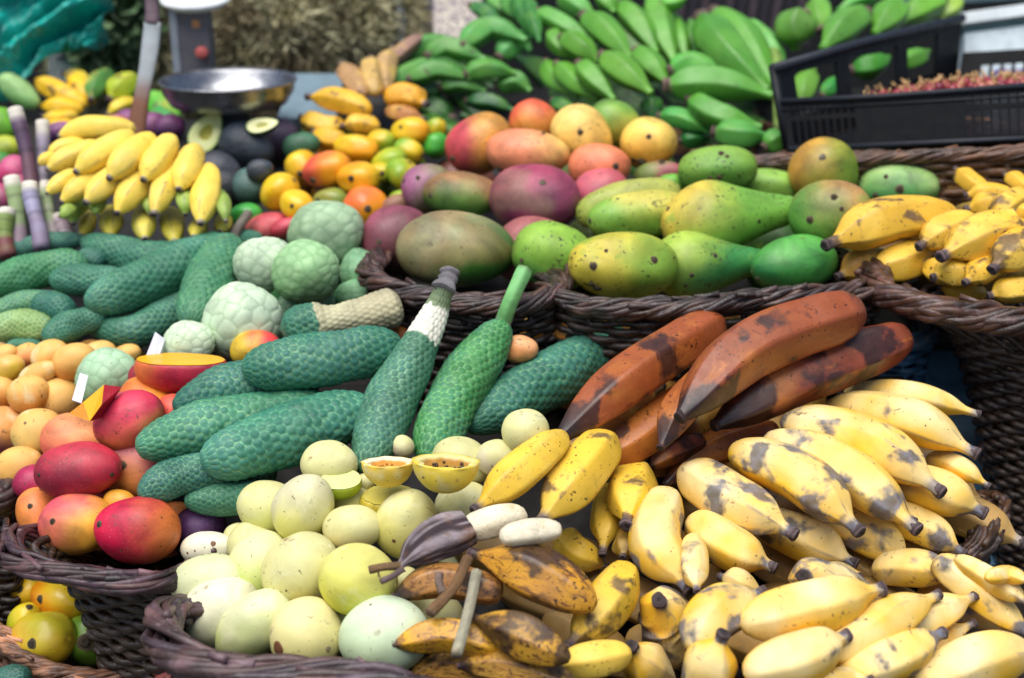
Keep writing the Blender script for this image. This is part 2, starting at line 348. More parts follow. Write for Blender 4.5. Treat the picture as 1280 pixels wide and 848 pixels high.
# ================= avocados
AV=dict(name='avocado',cat='avocado',group='dark avocados by the weighing scale')
for (t,x,y,a,b,g,l,c) in (('B',90,650,110,95,10,'purple-black avocado under the second avocado half',(52,42,62)),('A',1160,690,125,105,-20,'near-black avocado at the shoulder of the halved one',(40,48,58)),('B',215,685,85,60,15,'deep green avocado touching the spotted bananas',(45,85,62)),
    ('A',1030,810,95,90,0,'charcoal avocado below the halved one',(52,54,64)),('E',1070,100,90,95,0,'black avocado lowest in the gap beside the yellow bananas',(38,40,46)),('E',1190,85,90,82,10,'grey-green avocado above the small lime green fruit',(62,88,84)),('B',20,800,60,50,20,'blackish avocado behind the orange tamarillos',(50,56,64)),):
    E('avocado',t,x,y,a,b,g,15,l,c0=c,c1=tuple(min(255,int(v*1.3)) for v in c),**AV)
E('half','A',970,620,108,66,62,18,'halved avocado with pale green flesh and a hollow where the stone was',c0=(40,70,40),c1=(40,70,40),name='halved_avocado',cat='avocado',rind=(168,200,110),flesh=(222,228,150),pulp=(196,190,90),nrm=(.1,-.8,.45))
E('half','B',30,590,75,42,20,18,'creamy halved avocado lying under the scale pan',c0=(40,70,40),c1=(40,70,40),name='halved_avocado',cat='avocado',rind=(170,190,130),flesh=(235,235,175),pulp=(205,200,120),nrm=(0,-.5,.8))
E('small','E',1155,225,75,55,0,10,'small glossy lime green fruit under the avocados',c0=(40,130,50),c1=(70,165,70),name='lime',cat='lime')
# ================= small orange fruits
TM=dict(name='tamarillo',cat='small fruit',group='small orange and green fruits in the back row')
Y1=(236,160,25);Y2=(228,190,40);O1=(232,110,60);G1=(120,165,45)
for (t,x,y,a,b,g,c,c1,l) in (('B',840,610,60,45,60,Y2,LIME,'yellow fruit tip peeping out below the green banana bunch'),('B',845,685,60,58,0,(60,150,50),(80,170,60),'green one at the end of the row nearest the rosy mango'),('B',725,620,88,64,0,Y1,Y2,'golden-orange one directly under the spotted bananas'),('B',585,665,66,52,0,LIME,Y2,'lime-coloured one between two golden fruits'),
    ('B',715,708,68,54,-20,Y2,G1,'dented pale yellow one below the golden-orange one'),('B',470,698,100,62,-8,Y1,Y2,'wide orange-yellow one with a green patch under the spotted bananas'),('B',625,765,84,62,20,LIME,(190,190,40),'yellow-green one in the middle of the row'),('F',580,25,60,45,0,LIME,Y2,'greenish one low down between two orange fruits'),
    ('B',220,790,78,80,40,Y1,Y2,'golden one behind the long yellow fruit'),('F',690,30,66,78,60,Y2,G1,'yellow one with green flecks touching the purple-green mango'),('B',335,800,112,80,12,Y1,(222,90,70),'coral-flushed orange one with a dark eye'),('F',480,50,96,72,0,Y2,Y1,'yellow-orange one with a dark eye in the middle of the row'),('F',685,150,60,45,0,Y2,LIME,'yellow one wedged beside the purple mango'),
    ('F',350,155,78,56,0,(110,140,60),(150,150,70),'olive green one tucked between the yellow pair and the cherimoya'),('F',112,115,92,78,40,(236,180,25),Y2,'plain yellow round one with no mark'),('F',195,178,82,66,-35,(236,175,25),Y2,'yellow one with a small black eye in front of the plain one'),('F',515,190,100,98,-60,Y1,O1,'largest orange-red one with a black eye, above the cherimoyas')):
    E('small',t,x,y,a,b,g,28,l,c0=c,c1=c1,ga=150,**TM)
E('mango','F',55,290,108,72,20,10,'dusty pink guava next to the cherimoyas',c0=(185,95,90),c1=(205,80,90),name='guava',cat='guava')
E('mango','F',135,282,70,42,25,10,'crimson guava squeezed behind the topmost cherimoya',c0=(170,45,60),c1=(200,70,90),name='guava',cat='guava')
# ================= back basket of big mangoes
plane('back')
MG=dict(name='mango',cat='mango',group='big mangoes heaped in the back basket')
E('mango','C',480,585,125,110,-25,20,'green mango with yellow cheek topmost behind the pale yellow ones',c0=(110,155,60),c1=(190,175,60),ga=-60,lift=-.02,**MG)
E('mango','C',105,572,112,98,0,20,'orange mango with a red crown, behind the broad yellow mango',c0=(232,165,70),c1=(222,95,60),ga=120,**MG)
E('mango','B',1048,672,158,128,35,15,'rosy red and yellow mango nearest the green bananas',c0=(195,70,80),c1=(225,160,70),ga=10,c2=(160,160,60),**MG)
E('mango','C',330,640,150,122,-45,12,'speckled golden mango in the second row of the heap',c0=(232,180,80),c1=(236,200,110),ga=120,**MG)
E('mango','C',645,672,132,118,0,35,'round golden mango with dark scratches and a black base',c0=(225,165,60),c1=(236,200,95),ga=90,brs=.25,**MG)
E('mango','C',75,718,190,108,-5,10,'broad pale yellow mango blushing pink at its end',c0=(230,140,100),c1=(238,196,105),ga=20,gs=-.5,**MG)
E('mango','C',412,782,142,105,0,25,'salmon-pink mango with a green stalk scar',c0=(222,120,80),c1=(232,130,90),ga=120,**MG)
E('mango','F',665,172,75,45,15,10,'small tan mango peeping between two purple ones',c0=(140,95,80),c1=(150,110,80),**MG)
E('mango','C',690,820,115,62,8,15,'green and wine-red striped mango above the papayas',c0=(120,140,70),c1=(165,70,95),ga=-30,**MG)
E('mango','F',805,92,118,108,30,15,'dusky purple mango turning green, behind the long green one',c0=(150,90,125),c1=(130,125,90),ga=-20,**MG)
E('mango','G',420,115,130,110,20,20,'wine-pink mango beside the deep purple one',c0=(160,80,105),c1=(195,90,100),ga=90,**MG)
E('mango','F',968,125,178,98,-3,8,'medium green mango with a bronze back, on top of the biggest one',c0=(90,140,60),c1=(150,110,70),ga=85,**MG)
E('mango','G',110,145,205,160,-5,25,'round deep purple mango with a central stalk scar',c0=(110,50,80),c1=(165,65,95),ga=100,c2=(120,120,80),**MG)
E('mango','G',120,400,200,160,-5,12,'dusty rose mango mostly hidden behind a green papaya',c0=(140,90,80),c1=(165,95,95),ga=120,**MG)
E('mango','F',665,335,162,152,30,18,'purple-brown mango at the corner of its basket',c0=(85,50,48),c1=(150,75,95),ga=120,**MG)
E('mango','F',940,385,268,170,-3,8,'biggest mango, mottled green and bronze, on the basket rim',c0=(56,108,36),c1=(146,140,100),ga=130,c2=(150,110,72),brs=0,**MG)
PP=dict(name='papaya',cat='papaya',group='papayas and green mangoes in the rim-bound basket')
PG=(105,165,60);PY=(190,190,70);PD=(50,130,60)
E('papaya','G',750,80,70,50,0,0,'sliver of light green papaya behind the two yellow-green ones',c0=PG,c1=PG,**PP)
E('papaya','H',80,85,140,75,-5,0,'light green papaya glimpsed behind the large tapered one',c0=(130,175,70),c1=(140,185,80),**PP)
E('mango','H',690,92,188,112,0,25,'round green papaya netted with cream and dark blotches',c0=(80,150,80),c1=(150,185,110),ga=90,c2=(170,190,130),**PP)
E('mango','D',335,798,156,150,80,28,'upright yellow-green mango with a grey stalk scar',c0=(120,150,50),c1=(200,150,60),ga=150,c2=(110,150,50),**PP)
E('papaya','C',965,800,180,108,5,12,'stout green papaya with two dark scabs on top of the heap',c0=(80,135,50),c1=(125,165,60),ga=90,**PP)
E('papaya','G',545,165,240,100,14,-8,'olive-yellow papaya lying behind its brighter neighbour',c0=(150,165,70),c1=(165,170,80),ga=60,**PP)
E('papaya','G',595,222,230,105,8,-8,'yellow-streaked papaya in the middle of the heap',c0=(120,165,60),c1=(195,185,80),ga=60,**PP)
E('pear','G',1020,235,310,165,188,8,'large tapered papaya with yellow patch and black tip',c0=(110,165,60),c1=(205,180,70),ga=150,gs=-.35,nub=1,**PP)
E('mango','H',370,210,195,146,10,28,'green mango with a bronze shoulder and two dark spots',c0=(85,140,55),c1=(180,135,80),ga=35,c2=(90,150,60),**PP)
E('papaya','G',190,415,182,146,165,8,'blunt green papaya touching the dusty rose mango',c0=(60,130,45),c1=(135,175,60),ga=90,**PP)
E('pear','G',912,452,262,148,183,8,'green teardrop papaya with yellow cheek at the basket rim',c0=(55,130,65),c1=(160,185,70),ga=150,gs=-.2,**PP)
E('papaya','G',520,456,242,142,178,12,'ribbed papaya, yellow at the blunt end, on the basket rim',c0=(120,160,55),c1=(200,180,60),ga=150,gs=-.1,c2=(120,160,50),nub=1,**PP)
E('mango','H',195,452,192,124,190,12,'small vivid green mango next to the ripe bananas',c0=(40,125,60),c1=(85,165,70),ga=80,**PP)
# ================= ripe bananas, right
plane('rgt')
with hand('ripe_banana_hand', 'spotted yellow bananas with grey furry tips heaped over the wicker rim', bk='ripe', c0=(226,178,52), crown=(1340,240), brs=.08):
    B('H',1110,120,1030,70,955,5,46,kind='ripe'); B('H',1310,120,1240,60,1185,30,40)
    B('H',1230,140,1110,118,1000,128,48,brs=.05); B('H',1220,190,1110,180,1005,195,62); B('H',1290,130,1200,170,1130,240,62)
    B('H',640,420,520,455,405,510,70,c0=(180,130,50),brs=.1); B('H',860,380,690,450,525,490,84)
    B('H',960,215,640,245,350,362,104); B('H',1100,590,980,580,880,560,45)
    B('H',1080,270,920,290,785,370,78,brs=.12); B('H',1010,480,900,490,800,440,62); B('H',1040,510,930,490,850,515,70,brs=.1)
    B('H',1200,440,1090,480,1000,538,66,brs=.08); B('H',1330,280,1080,320,890,415,104); B('H',1330,330,1220,400,1130,475,90,brs=.2); B('H',1320,215,1280,205,1235,205,36)
    B('H',1330,570,1220,570,1115,600,62)
# ================= small yellow banana hand, left
plane('yel')
with hand('small_banana_hand', 'bright yellow hand of small bananas in two tiers beside the sugar canes', bk='banana', c0=(240,205,60), crown=(640,640), brs=-.6):
    for a in ((420,215,405,280,380,318,38),(520,200,522,262,520,322,54),(670,200,676,270,680,335,54),(800,205,812,285,820,352,54),(940,250,925,300,905,325,42),(1050,240,1045,270,1030,300,40)):
        B('E',*a,c0=(205,190,40),d0=.05,d2=-.02)
    for a in ((400,150,350,200,345,262,42),(340,180,310,210,280,230,34),(880,90,870,160,870,218,44),(1020,110,1050,190,1060,252,38),(470,140,450,190,440,215,36),(700,120,700,170,705,220,40)):
        B('E',*a,c0=(130,165,45),d0=.03)
    B('A',640,610,420,600,275,640,58); B('A',400,670,290,690,225,732,36); B('A',260,730,215,748,183,775,30)
    B('A',480,680,330,735,220,797,52)
    B('E',370,20,290,65,220,120,40); B('E',520,0,380,85,288,160,52); B('E',620,-30,490,80,402,165,60); B('E',740,-30,620,110,550,212,66); B('E',850,-60,770,100,722,218,60); B('E',980,-10,965,130,940,262,64)
    B('A',630,630,480,715,355,808,64); B('A',720,640,610,730,512,838,66); B('A',810,645,740,745,672,846,64); B('A',920,690,880,790,838,890,62)
# ================= upper cucumber-like fruits and cherimoyas
plane('upl')
MO=dict(name='monstera_fruit',cat='monstera fruit')
UG='scaly green fruits piled behind the oranges'
def MF(tile,pts,w,label,**k):
    k.setdefault('c0',(34,104,84)); k.setdefault('c1',(84,150,104)); return item('monstera',tile,pts,w,label=label,**MO,**k)
MF('E',[(400,335),(180,360),(-60,425)],48,'teal scaly fruit lying highest, right under the sugar canes',group=UG,c0=(28,92,86))
MF('E',[(1240,330,.03),(800,430),(560,400),(385,338)],84,'dark scaly fruit with its blunt nose under the small bananas',group=UG)
MF('E',[(480,450),(420,420),(360,430)],45,'stub of a dark scaly fruit wedged between two long ones',group=UG,c0=(28,92,86))
MF('E',[(420,455),(180,480),(-80,570)],84,'broad mid-green scaly fruit running out of view below the highest one',group=UG,c0=(50,124,80),c1=(96,164,100))
MF('E',[(600,530),(400,525),(232,520)],70,'short dark scaly fruit with a pointed nose in the middle of the pile',group=UG)
MF('E',[(340,640),(120,640),(-60,700)],62,'light green scaly fruit, dark at one end, low in the pile',group=UG,c0=(60,130,90),c1=(130,180,110))
MF('E',[(250,760),(90,740),(-60,770)],72,'pale yellow-green knobbly fruit lowest at the edge',group=UG,c0=(120,160,90),c1=(180,200,120))
MF('E',[(340,690),(240,650),(150,640)],66,'dark scaly stub poking over the pale knobbly fruit',group=UG,c0=(26,96,84))
MF('E',[(200,835),(100,830),(20,850)],32,'thin teal scaly fruit touching the oranges',group=UG)
MF('E',[(1090,420),(700,745),(400,745)],80,'scaly fruit lying across beneath the forked pair',group=UG)
MF('E',[(500,690),(330,740),(205,810)],66,'scaly fruit with its end just above the oranges',group=UG)
with hand('monstera_fruit_pair','forked pair of long scaly fruits still joined on one pale stalk','monstera fruit',bk='monstera',c0=(36,108,84),crown=None) as h:
    it=item('monstera','E',[(1090,345),(1010,490),(900,740)],112,c0=(50,120,84),c1=(90,156,100)); it['hand']=h
    it=item('monstera','E',[(1070,340),(740,510),(400,650)],104,c0=(36,108,84),c1=(80,150,104)); it['hand']=h
    it=item('stalk','E',[(1085,360,.01),(1110,290),(1165,215)],22,c0=(140,130,120)); it['hand']=h
CH=dict(name='cherimoya',cat='cherimoya',group='cherimoyas heaped beside the monstera fruits'); CC=(132,168,122); CP=(172,198,160)
for (t,x,y,a,b,l,c) in (('F',500,500,85,110,'shaded cherimoya against the big mango basket',(90,150,100)),('F',330,310,172,155,'topmost cherimoya, touching the orange fruits',CC),('F',40,450,135,128,'smooth pale cherimoya behind the front ones, nearest the pink guava',CP),
    ('F',470,600,100,75,'bright green small cherimoya by the peeled monstera fruit',(100,170,110)),('F',230,650,138,90,'dull green cherimoya sitting on the peeled monstera fruit',(88,140,100)),('F',235,490,152,132,'well-scaled green cherimoya directly below the topmost one',(118,172,104)),('E',1140,725,178,165,'big pale mint cherimoya in front of the heap',CP),('E',885,830,118,108,'small pale mint cherimoya next to the white paper',CP)):
    E('cherimoya',t,x,y,a,b,20,10,l,c0=c,c1=tuple(min(255,v+26) for v in c),**CH)
# ================= yellow passion fruits far left
plane('org')
OR=dict(name='yellow_passion_fruit',cat='passion fruit',group='yellow passion fruits heaped at the edge'); O0=(214,146,66);O2=(230,178,96)
for (x,y,a,b,l,c) in ((590,95,70,52,'last one of the back row, next to the white paper',O2),(460,90,82,60,'one in the back row between the largest and the last',O2),(120,95,70,55,'salmon-tinted one in the back row',(222,140,90)),(235,95,84,72,'big apricot one in the back row',O2),(20,90,60,45,'pale one behind the yellow-green half',(225,190,120)),(350,122,98,80,'largest bright one in the second row',O0),
    (180,180,92,52,'flat wide one squeezed in the second row',(220,180,100)),(40,150,72,58,'yellow-green dented one at the top corner',(205,180,50)),(10,262,62,68,'amber one cut off by the picture edge',O0),(330,400,50,40,'small tan one below the orange wedge',(210,160,110)),(290,292,90,98,'tan-freckled one beside the flat white tag',(210,165,95)),(138,275,90,86,'plain amber one in the middle of the heap',O0),(10,560,50,45,'reddish-brown one at the edge below the purple-based one',(170,120,100)),(30,440,78,102,'one with a purple-brown base',(215,150,80)),
    (180,452,112,104,'round pale yellow one with dark freckles, nearest the red mangoes',(218,185,105)),(90,622,108,92,'lowest one, orange with black specks, on the basket rim',(222,165,80))):
    kk=dict(c1=(150,80,90),ga=-90,gs=-.2) if 'purple-brown' in l else dict(c1=O2,ga=90)
    E('passion','I',x,y,a,b,25,15,l,c0=c,brs=-.8,**kk,**OR)
# ================= red mangoes
plane('midl')
RM=dict(name='red_mango',cat='mango',group='red and orange mangoes in the braided basket')
E('cherimoya','I',510,205,140,128,20,10,'pale cherimoya sitting among the passion fruits and red mangoes',c0=(130,180,130),c1=(160,204,160),name='cherimoya',cat='cherimoya',group=CH['group'])
E('mango','I',1200,62,112,86,10,10,'red and yellow mango half hidden above the scaly fruits',c0=(215,180,50),c1=(205,60,60),ga=30,**RM)
E('mango','I',690,190,80,75,10,10,'wine-red mango hidden beneath the cut one',c0=(140,30,60),c1=(170,40,60),**RM)
E('mango','I',700,300,130,95,-20,10,'yellow-orange mango behind the topmost red one',c0=(225,120,50),c1=(235,160,50),ga=0,**RM)
E('mango','I',820,350,70,80,60,10,'red mango tip wedged behind the scaly fruits',c0=(210,60,60),c1=(220,90,70),**RM)
E('cut','I',850,150,205,112,0,8,'cut red mango showing flat orange flesh on top',c0=(170,25,55),c1=(222,120,50),ga=160,gs=-.55,name='cut_mango',cat='mango',clip=.32,rind=(235,160,30),flesh=(240,172,20))
E('mango','I',355,495,148,118,-10,10,'soft orange-red mango behind the long crimson one',c0=(222,96,80),c1=(238,156,100),ga=60,**RM)
E('mango','I',160,690,66,90,70,10,'magenta mango squeezed against the passion fruits',c0=(140,15,60),c1=(170,25,80),**RM)
E('mango','I',660,620,165,152,-35,28,'purple-orange mango with a black stalk hole',c0=(226,146,70),c1=(184,84,100),ga=70,gs=-.1,**RM)
E('mango','I',608,395,158,128,25,10,'topmost red mango with a yellow underside',c0=(215,140,70),c1=(205,50,80),ga=110,gs=.35,**RM)
E('mango','I',368,632,190,126,5,8,'long crimson mango in the middle of the heap',c0=(140,26,52),c1=(196,50,70),ga=60,**RM)
E('mango','M',560,20,70,55,0,10,'small yellow mango glimpsed under the purple-orange one',c0=(225,160,50),c1=(225,160,50),**RM)
E('mango','M',180,80,120,92,-75,20,'plain orange mango standing on end at the basket corner',c0=(222,130,50),c1=(230,135,80),ga=30,**RM)
E('mango','M',370,125,168,138,5,10,'yellow mango with pink blush and a dark scar line',c0=(225,160,50),c1=(220,80,100),ga=150,gs=-.2,**RM)
E('mango','M',930,150,130,110,40,10,'dark violet fruit in shadow beside the white passion fruits',c0=(50,25,60),c1=(80,45,95),name='purple_fruit',cat='fruit')
E('mango','M',645,150,198,146,175,10,'large mango, carmine fading to orange-brown, on the braided rim',c0=(205,110,50),c1=(200,20,65),ga=170,gs=.1,nub=1,**RM)
# ================= low basket
plane('low')
LO=dict(name='ripe_guava',cat='guava',group='yellow fruits in the small low basket')
for (x,y,a,b,g,c,c1,l) in ((440,500,45,75,90,Y1,Y1,'sliver of orange fruit behind the dark basket wall'),(330,600,60,50,0,(150,140,40),LIME,'olive fruit hidden between the front two'),(145,440,76,82,40,(225,165,20),Y2,'small lumpy yellow fruit highest in the low basket'),(285,475,128,98,-15,(225,140,20),Y2,'wide golden-orange fruit in the low basket'),(115,585,82,72,60,(190,195,40),(215,190,40),'yellow-lime fruit with a dark stalk in the low basket'),
    (415,665,105,112,0,(80,110,30),(120,160,45),'green fruit with a dark eye in the low basket'),(205,662,132,118,0,(225,160,30),(205,190,50),'big yellow fruit with a green eye, frontmost in the low basket')):
    E('small','M',x,y,a,b,g,35,l,c0=c,c1=c1,ga=60,**LO)
E('monstera','M',50,850,90,60,10,10,'dark teal scaly fruit in the gloom under the low basket',c0=(20,80,70),c1=(50,110,90),name='monstera_fruit',cat='monstera fruit')
E('mango','M',840,870,110,85,0,10,'dusty pink mango under the braided basket corner',c0=(170,90,80),c1=(200,110,110),name='mango',cat='mango')
# ================= centre monstera fruits
plane('mid')
CG='big scaly monstera fruits in the centre'
E('mango','G',140,760,100,62,0,10,'orange fruit with a bitten-looking dark notch in the shade of the wicker rim',c0=(225,150,60),c1=(236,190,110),ga=90,name='orange_fruit',cat='fruit',lift=-.07)
E('mango','G',40,850,80,60,0,10,'peach-coloured fruit half hidden behind the stalked monstera fruit',c0=(225,150,90),c1=(232,170,120),name='peach_fruit',cat='fruit',lift=-.06)
E('mango','G',270,780,70,45,-20,0,'orange fruit in the dark beneath the papaya basket',c0=(220,140,60),c1=(225,150,70),name='orange_fruit',cat='fruit',lift=-.06)
E('mango','F',650,790,80,50,0,0,'orange fruit glimpsed behind the peeled monstera fruits',c0=(190,90,40),c1=(200,120,50),name='orange_fruit',cat='fruit',lift=.04)
MF('K',[(520,0,.06),(230,170),(-215,430,-.02)],124,'dark monstera fruit running into the shade under the red bananas',group=CG,c0=(26,96,78),c1=(62,140,96))
item('monstera','F',[(110,760),(330,725),(520,690),(672,650)],96,label='monstera fruit with most of its scales gone, beige core showing',peel=((.30,1.0,(196,190,150)),),**MO,group=CG)
MF('J',[(100,650),(-60,640),(-330,640)],80,'monstera fruit in deep shade under the long ones',group=CG,c0=(20,70,60))
MF('I',[(1120,640),(850,660),(650,755)],88,'dark green blunt monstera fruit above the braided basket',group=CG,c0=(22,88,78))
MF('I',[(1420,790),(1100,760),(862,775)],82,'short green monstera fruit, lowest in the centre',group=CG,c0=(44,110,84),c1=(90,150,104))
MF('I',[(1500,240),(1150,235),(812,350)],112,'monstera fruit pointing at the cut mango',group=CG,c0=(24,96,84))
MF('I',[(1560,330),(1100,400),(634,530)],122,'pale-edged scaly monstera fruit touching the red mangoes',group=CG,c0=(44,120,90),c1=(104,176,116))
MF('J',[(690,40),(320,110),(-70,160)],124,'long dark monstera fruit lying above the others',group=CG,c0=(28,104,84))
MF('I',[(1760,330),(1350,470),(940,600)],138,'frontmost monstera fruit with two white scale scars, above the white fruits',group=CG,c0=(36,112,90),c1=(90,164,120))
with hand('monstera_fruit','bright green monstera fruit with a smooth pale stalk','monstera fruit',bk='monstera',c0=(50,130,60),crown=None,group=CG) as h:
    it=item('monstera','J',[(1168,-62,-.065),(960,240,-.02),(788,590)],116,c0=(46,124,62),c1=(104,176,96)); it['hand']=h
    it=item('stalk','F',[(1155,735,-.055),(1205,600,-.11),(1262,475,-.14)],38,c0=(110,172,104)); it['hand']=h
with hand('monstera_fruit','upright monstera fruit with a bare white neck and grey stalk','monstera fruit',bk='monstera',c0=(50,110,80),crown=None,group=CG) as h:
    it=item('monstera','J',[(890,-240,-.15),(820,-60,-.09),(640,300,-.02),(505,640)],116,c0=(46,104,78),c1=(100,160,120),neck=1,peel=((0,.10,(120,140,100)),(.10,.27,(232,230,212)))); it['hand']=h
    it=item('stalk','F',[(880,570,-.15),(900,525,-.16),(912,480,-.17)],50,c0=(120,116,122),rings=1); it['hand']=h
# ================= red bananas
plane('redb')
with hand('red_banana_hand','hand of big red-brown bananas with black bruises lying over the yellow ones','bananas',bk='red',c0=(130,62,36),crown=None,group=None) as h:
    B('K',1250,440,930,540,720,700,84,c0=(130,68,30),lift=.02,tip='taper'); B('K',900,490,740,550,628,620,58,c0=(110,55,40),lift=.02,brs=.3)
    B('K',860,270,580,480,365,605,104,c0=(152,80,36),brs=.2,lift=.015)
    B('K',980,-70,540,210,212,490,120,c0=(150,76,36),brs=.18,tip='taper',d0=.02)
    B('K',1000,130,800,330,700,520,88,c0=(150,80,30),brs=.25)
    B('K',1860,0,1330,200,955,420,130,c0=(130,62,38),brs=.38,tip='taper')
    B('K',1640,-130,1110,60,790,380,140,c0=(140,70,36),tip='taper',brs=.22)
# ================= white passion fruits
plane('front')
WP=dict(name='white_passion_fruit',cat='passion fruit',group='pale passion fruits in the front basket'); WC=(208,204,144); WM=(204,208,160); WY=(204,196,100)
def P_(t,x,y,a,b,g,c,l,**k):
    k.setdefault('c1',WC); k.setdefault('ga',90); k.setdefault('brs',(-.12, -.02, .04)[len(ITEMS) % 3]); E('passion',t,x,y,a,b,g,15,l,c0=c,**WP,**k)
P_('J',690,520,50,50,0,(190,170,150),'small brownish one in the dark gap between the upright monstera fruits')
P_('J',965,590,135,108,-20,WC,'creamy one right behind the scooped-out half')
P_('J',1130,570,92,80,0,(220,205,180),'cream one with a pink bruise beside the creamy one')
P_('J',1265,445,106,98,0,WC,'clean round one alone under the dark monstera fruit')
P_('J',345,600,125,100,0,WC,'creamy one touching the frontmost monstera fruit, behind the lime slice')
P_('J',510,690,42,40,0,WC,'tiny cream one next to the smaller scooped half')
P_('M',1150,180,95,60,0,WC,'pale one just showing behind the speckled white one')
P_('M',975,240,118,78,0,(218,212,180),'off-white one dotted with black specks',brs=0,c1=(226,222,200))
P_('J',55,800,132,118,-10,(214,214,130),'yellowish one under the tip of the scaly fruit')
P_('J',450,775,95,78,10,WY,'pale yellow one under the lime slice')
P_('J',970,790,125,100,20,WM,'whitish one touching the yellow banana')
P_('N',330,190,100,90,0,WC,'cream one glimpsed between the scratched round ones')
E('cut','J',400,690,90,75,0,10,'lime green slice of a cut fruit among the pale ones',c0=(150,170,30),c1=(165,180,40),clip=.25,rind=(206,214,130),flesh=(206,214,140),name='fruit_slice',cat='fruit slice')
E('cut','J',620,770,130,80,15,10,'yellow cut rind lying with its edge upward under the scooped halves',c0=(200,180,60),c1=(210,190,80),clip=.3,rind=(190,170,60),flesh=(205,190,80),name='fruit_rind',cat='fruit rind')
P_('M',1190,220,112,100,0,WC,'cream one in the second row above the mint one')
P_('N',225,48,152,130,60,(214,208,100),'tall one, grey-cream above and yellow below',c1=(205,200,160),gs=.1)
P_('N',705,120,152,134,70,(216,206,110),'tall yellowish one with a scratch, touching the dry peel')
P_('N',455,142,132,100,0,(222,206,140),'small smooth peach-cream one with a fine brown scratch')
P_('N',25,320,150,150,60,(190,205,110),'green-tinged one with brown scars behind the largest',c1=(220,218,160))
P_('M',985,395,170,122,10,WM,'mint-white one low at the basket edge',c1=WM)
P_('N',700,390,70,62,0,WC,'little cream one under the dry peel')
P_('N',420,560,85,85,0,(205,200,80),'yellow one hidden between the two lowest')
P_('N',215,340,170,165,40,(214,206,130),'large cream-yellow one with a black dot near its base')
P_('N',482,385,172,156,-10,(206,204,70),'shiny yellow-green one with a brown crack',c1=(216,210,120))
P_('M',1012,545,190,148,20,(218,218,180),'pointed ivory one in the front row',c1=(226,222,190))
P_('M',1185,610,195,134,35,(196,206,130),'pointed greenish-white one in the front row',c1=(216,218,170))
P_('N',245,650,175,162,-60,(208,200,130),'front one with round brown bruises',brs=.22,c1=(222,210,150))
P_('N',605,652,195,178,10,(184,204,160),'big mint-green one, last in the front row before the brown bananas',c1=(206,222,190))
E('half','J',620,645,118,92,0,10,'smaller scooped yellow half with orange pulp',c0=(214,170,40),c1=(225,190,70),rind=(232,222,180),flesh=(236,226,190),pulp=(206,140,50),name='passion_fruit_half',cat='passion fruit',nrm=(0,.22,1),seeds=0)
E('half','J',888,655,150,120,8,10,'larger scooped yellow half with seedy pulp and a brown spot',c0=(214,180,40),c1=(228,200,70),rind=(226,196,70),flesh=(228,214,140),pulp=(170,120,40),name='passion_fruit_half',cat='passion fruit',nrm=(.05,.2,1),seeds=1)
# ================= yellow bananas in the centre
with hand('ripe_banana_hand','yellow bananas with dark edge lines emerging from under the red ones','bananas',bk='ripe',c0=(232,190,58),crown=None,brs=-.1) as h:
    B('O',240,190,300,250,440,330,72,d0=.03,d2=.02); B('O',450,-50,440,130,425,265,72,d0=.03); B('O',520,150,540,200,520,280,60,c0=(130,100,30),d0=.03,d1=.03,d2=.02)
    B('K',250,460,60,620,-175,815,88); B('K',470,470,320,640,130,880,114,brs=.05)
    B('K',580,640,560,760,540,885,112,d0=.04,d2=-.02,brs=.1)
plane('front')
HP=dict(bk='banana',c0=(238,188,52),crown=None)
with hand('banana_hand','fan of pale cream-yellow bananas resting on the basket edge below the red ones','bananas',brs=.04,**HP) as h:
    B('L',430,270,750,280,1062,368,70,d0=.05,brs=-0.18); B('L',830,570,980,620,1108,705,58,d0=.04); B('L',350,330,720,385,1050,552,104,d0=.04,brs=-0.08)
    B('L',620,680,880,730,1085,830,112,d0=.03,brs=0.02)
    B('Q',560,60,800,140,990,262,84,brs=0.17); B('Q',400,-90,560,-30,760,110,70)
    B('L',130,400,540,500,885,730,118,brs=0.14); B('Q',300,90,560,180,745,330,100)
    B('L',50,480,430,620,770,905,116,brs=0.12); B('Q',20,100,250,190,480,310,104,brs=0.07)
    B('L',-110,530,220,660,500,915,118,brs=0.17)
    B('K',790,620,1000,750,1320,930,116,brs=0.27); B('O',830,100,990,210,1225,328,106,brs=0.12); B('O',740,-30,670,200,830,430,118,brs=0.22)
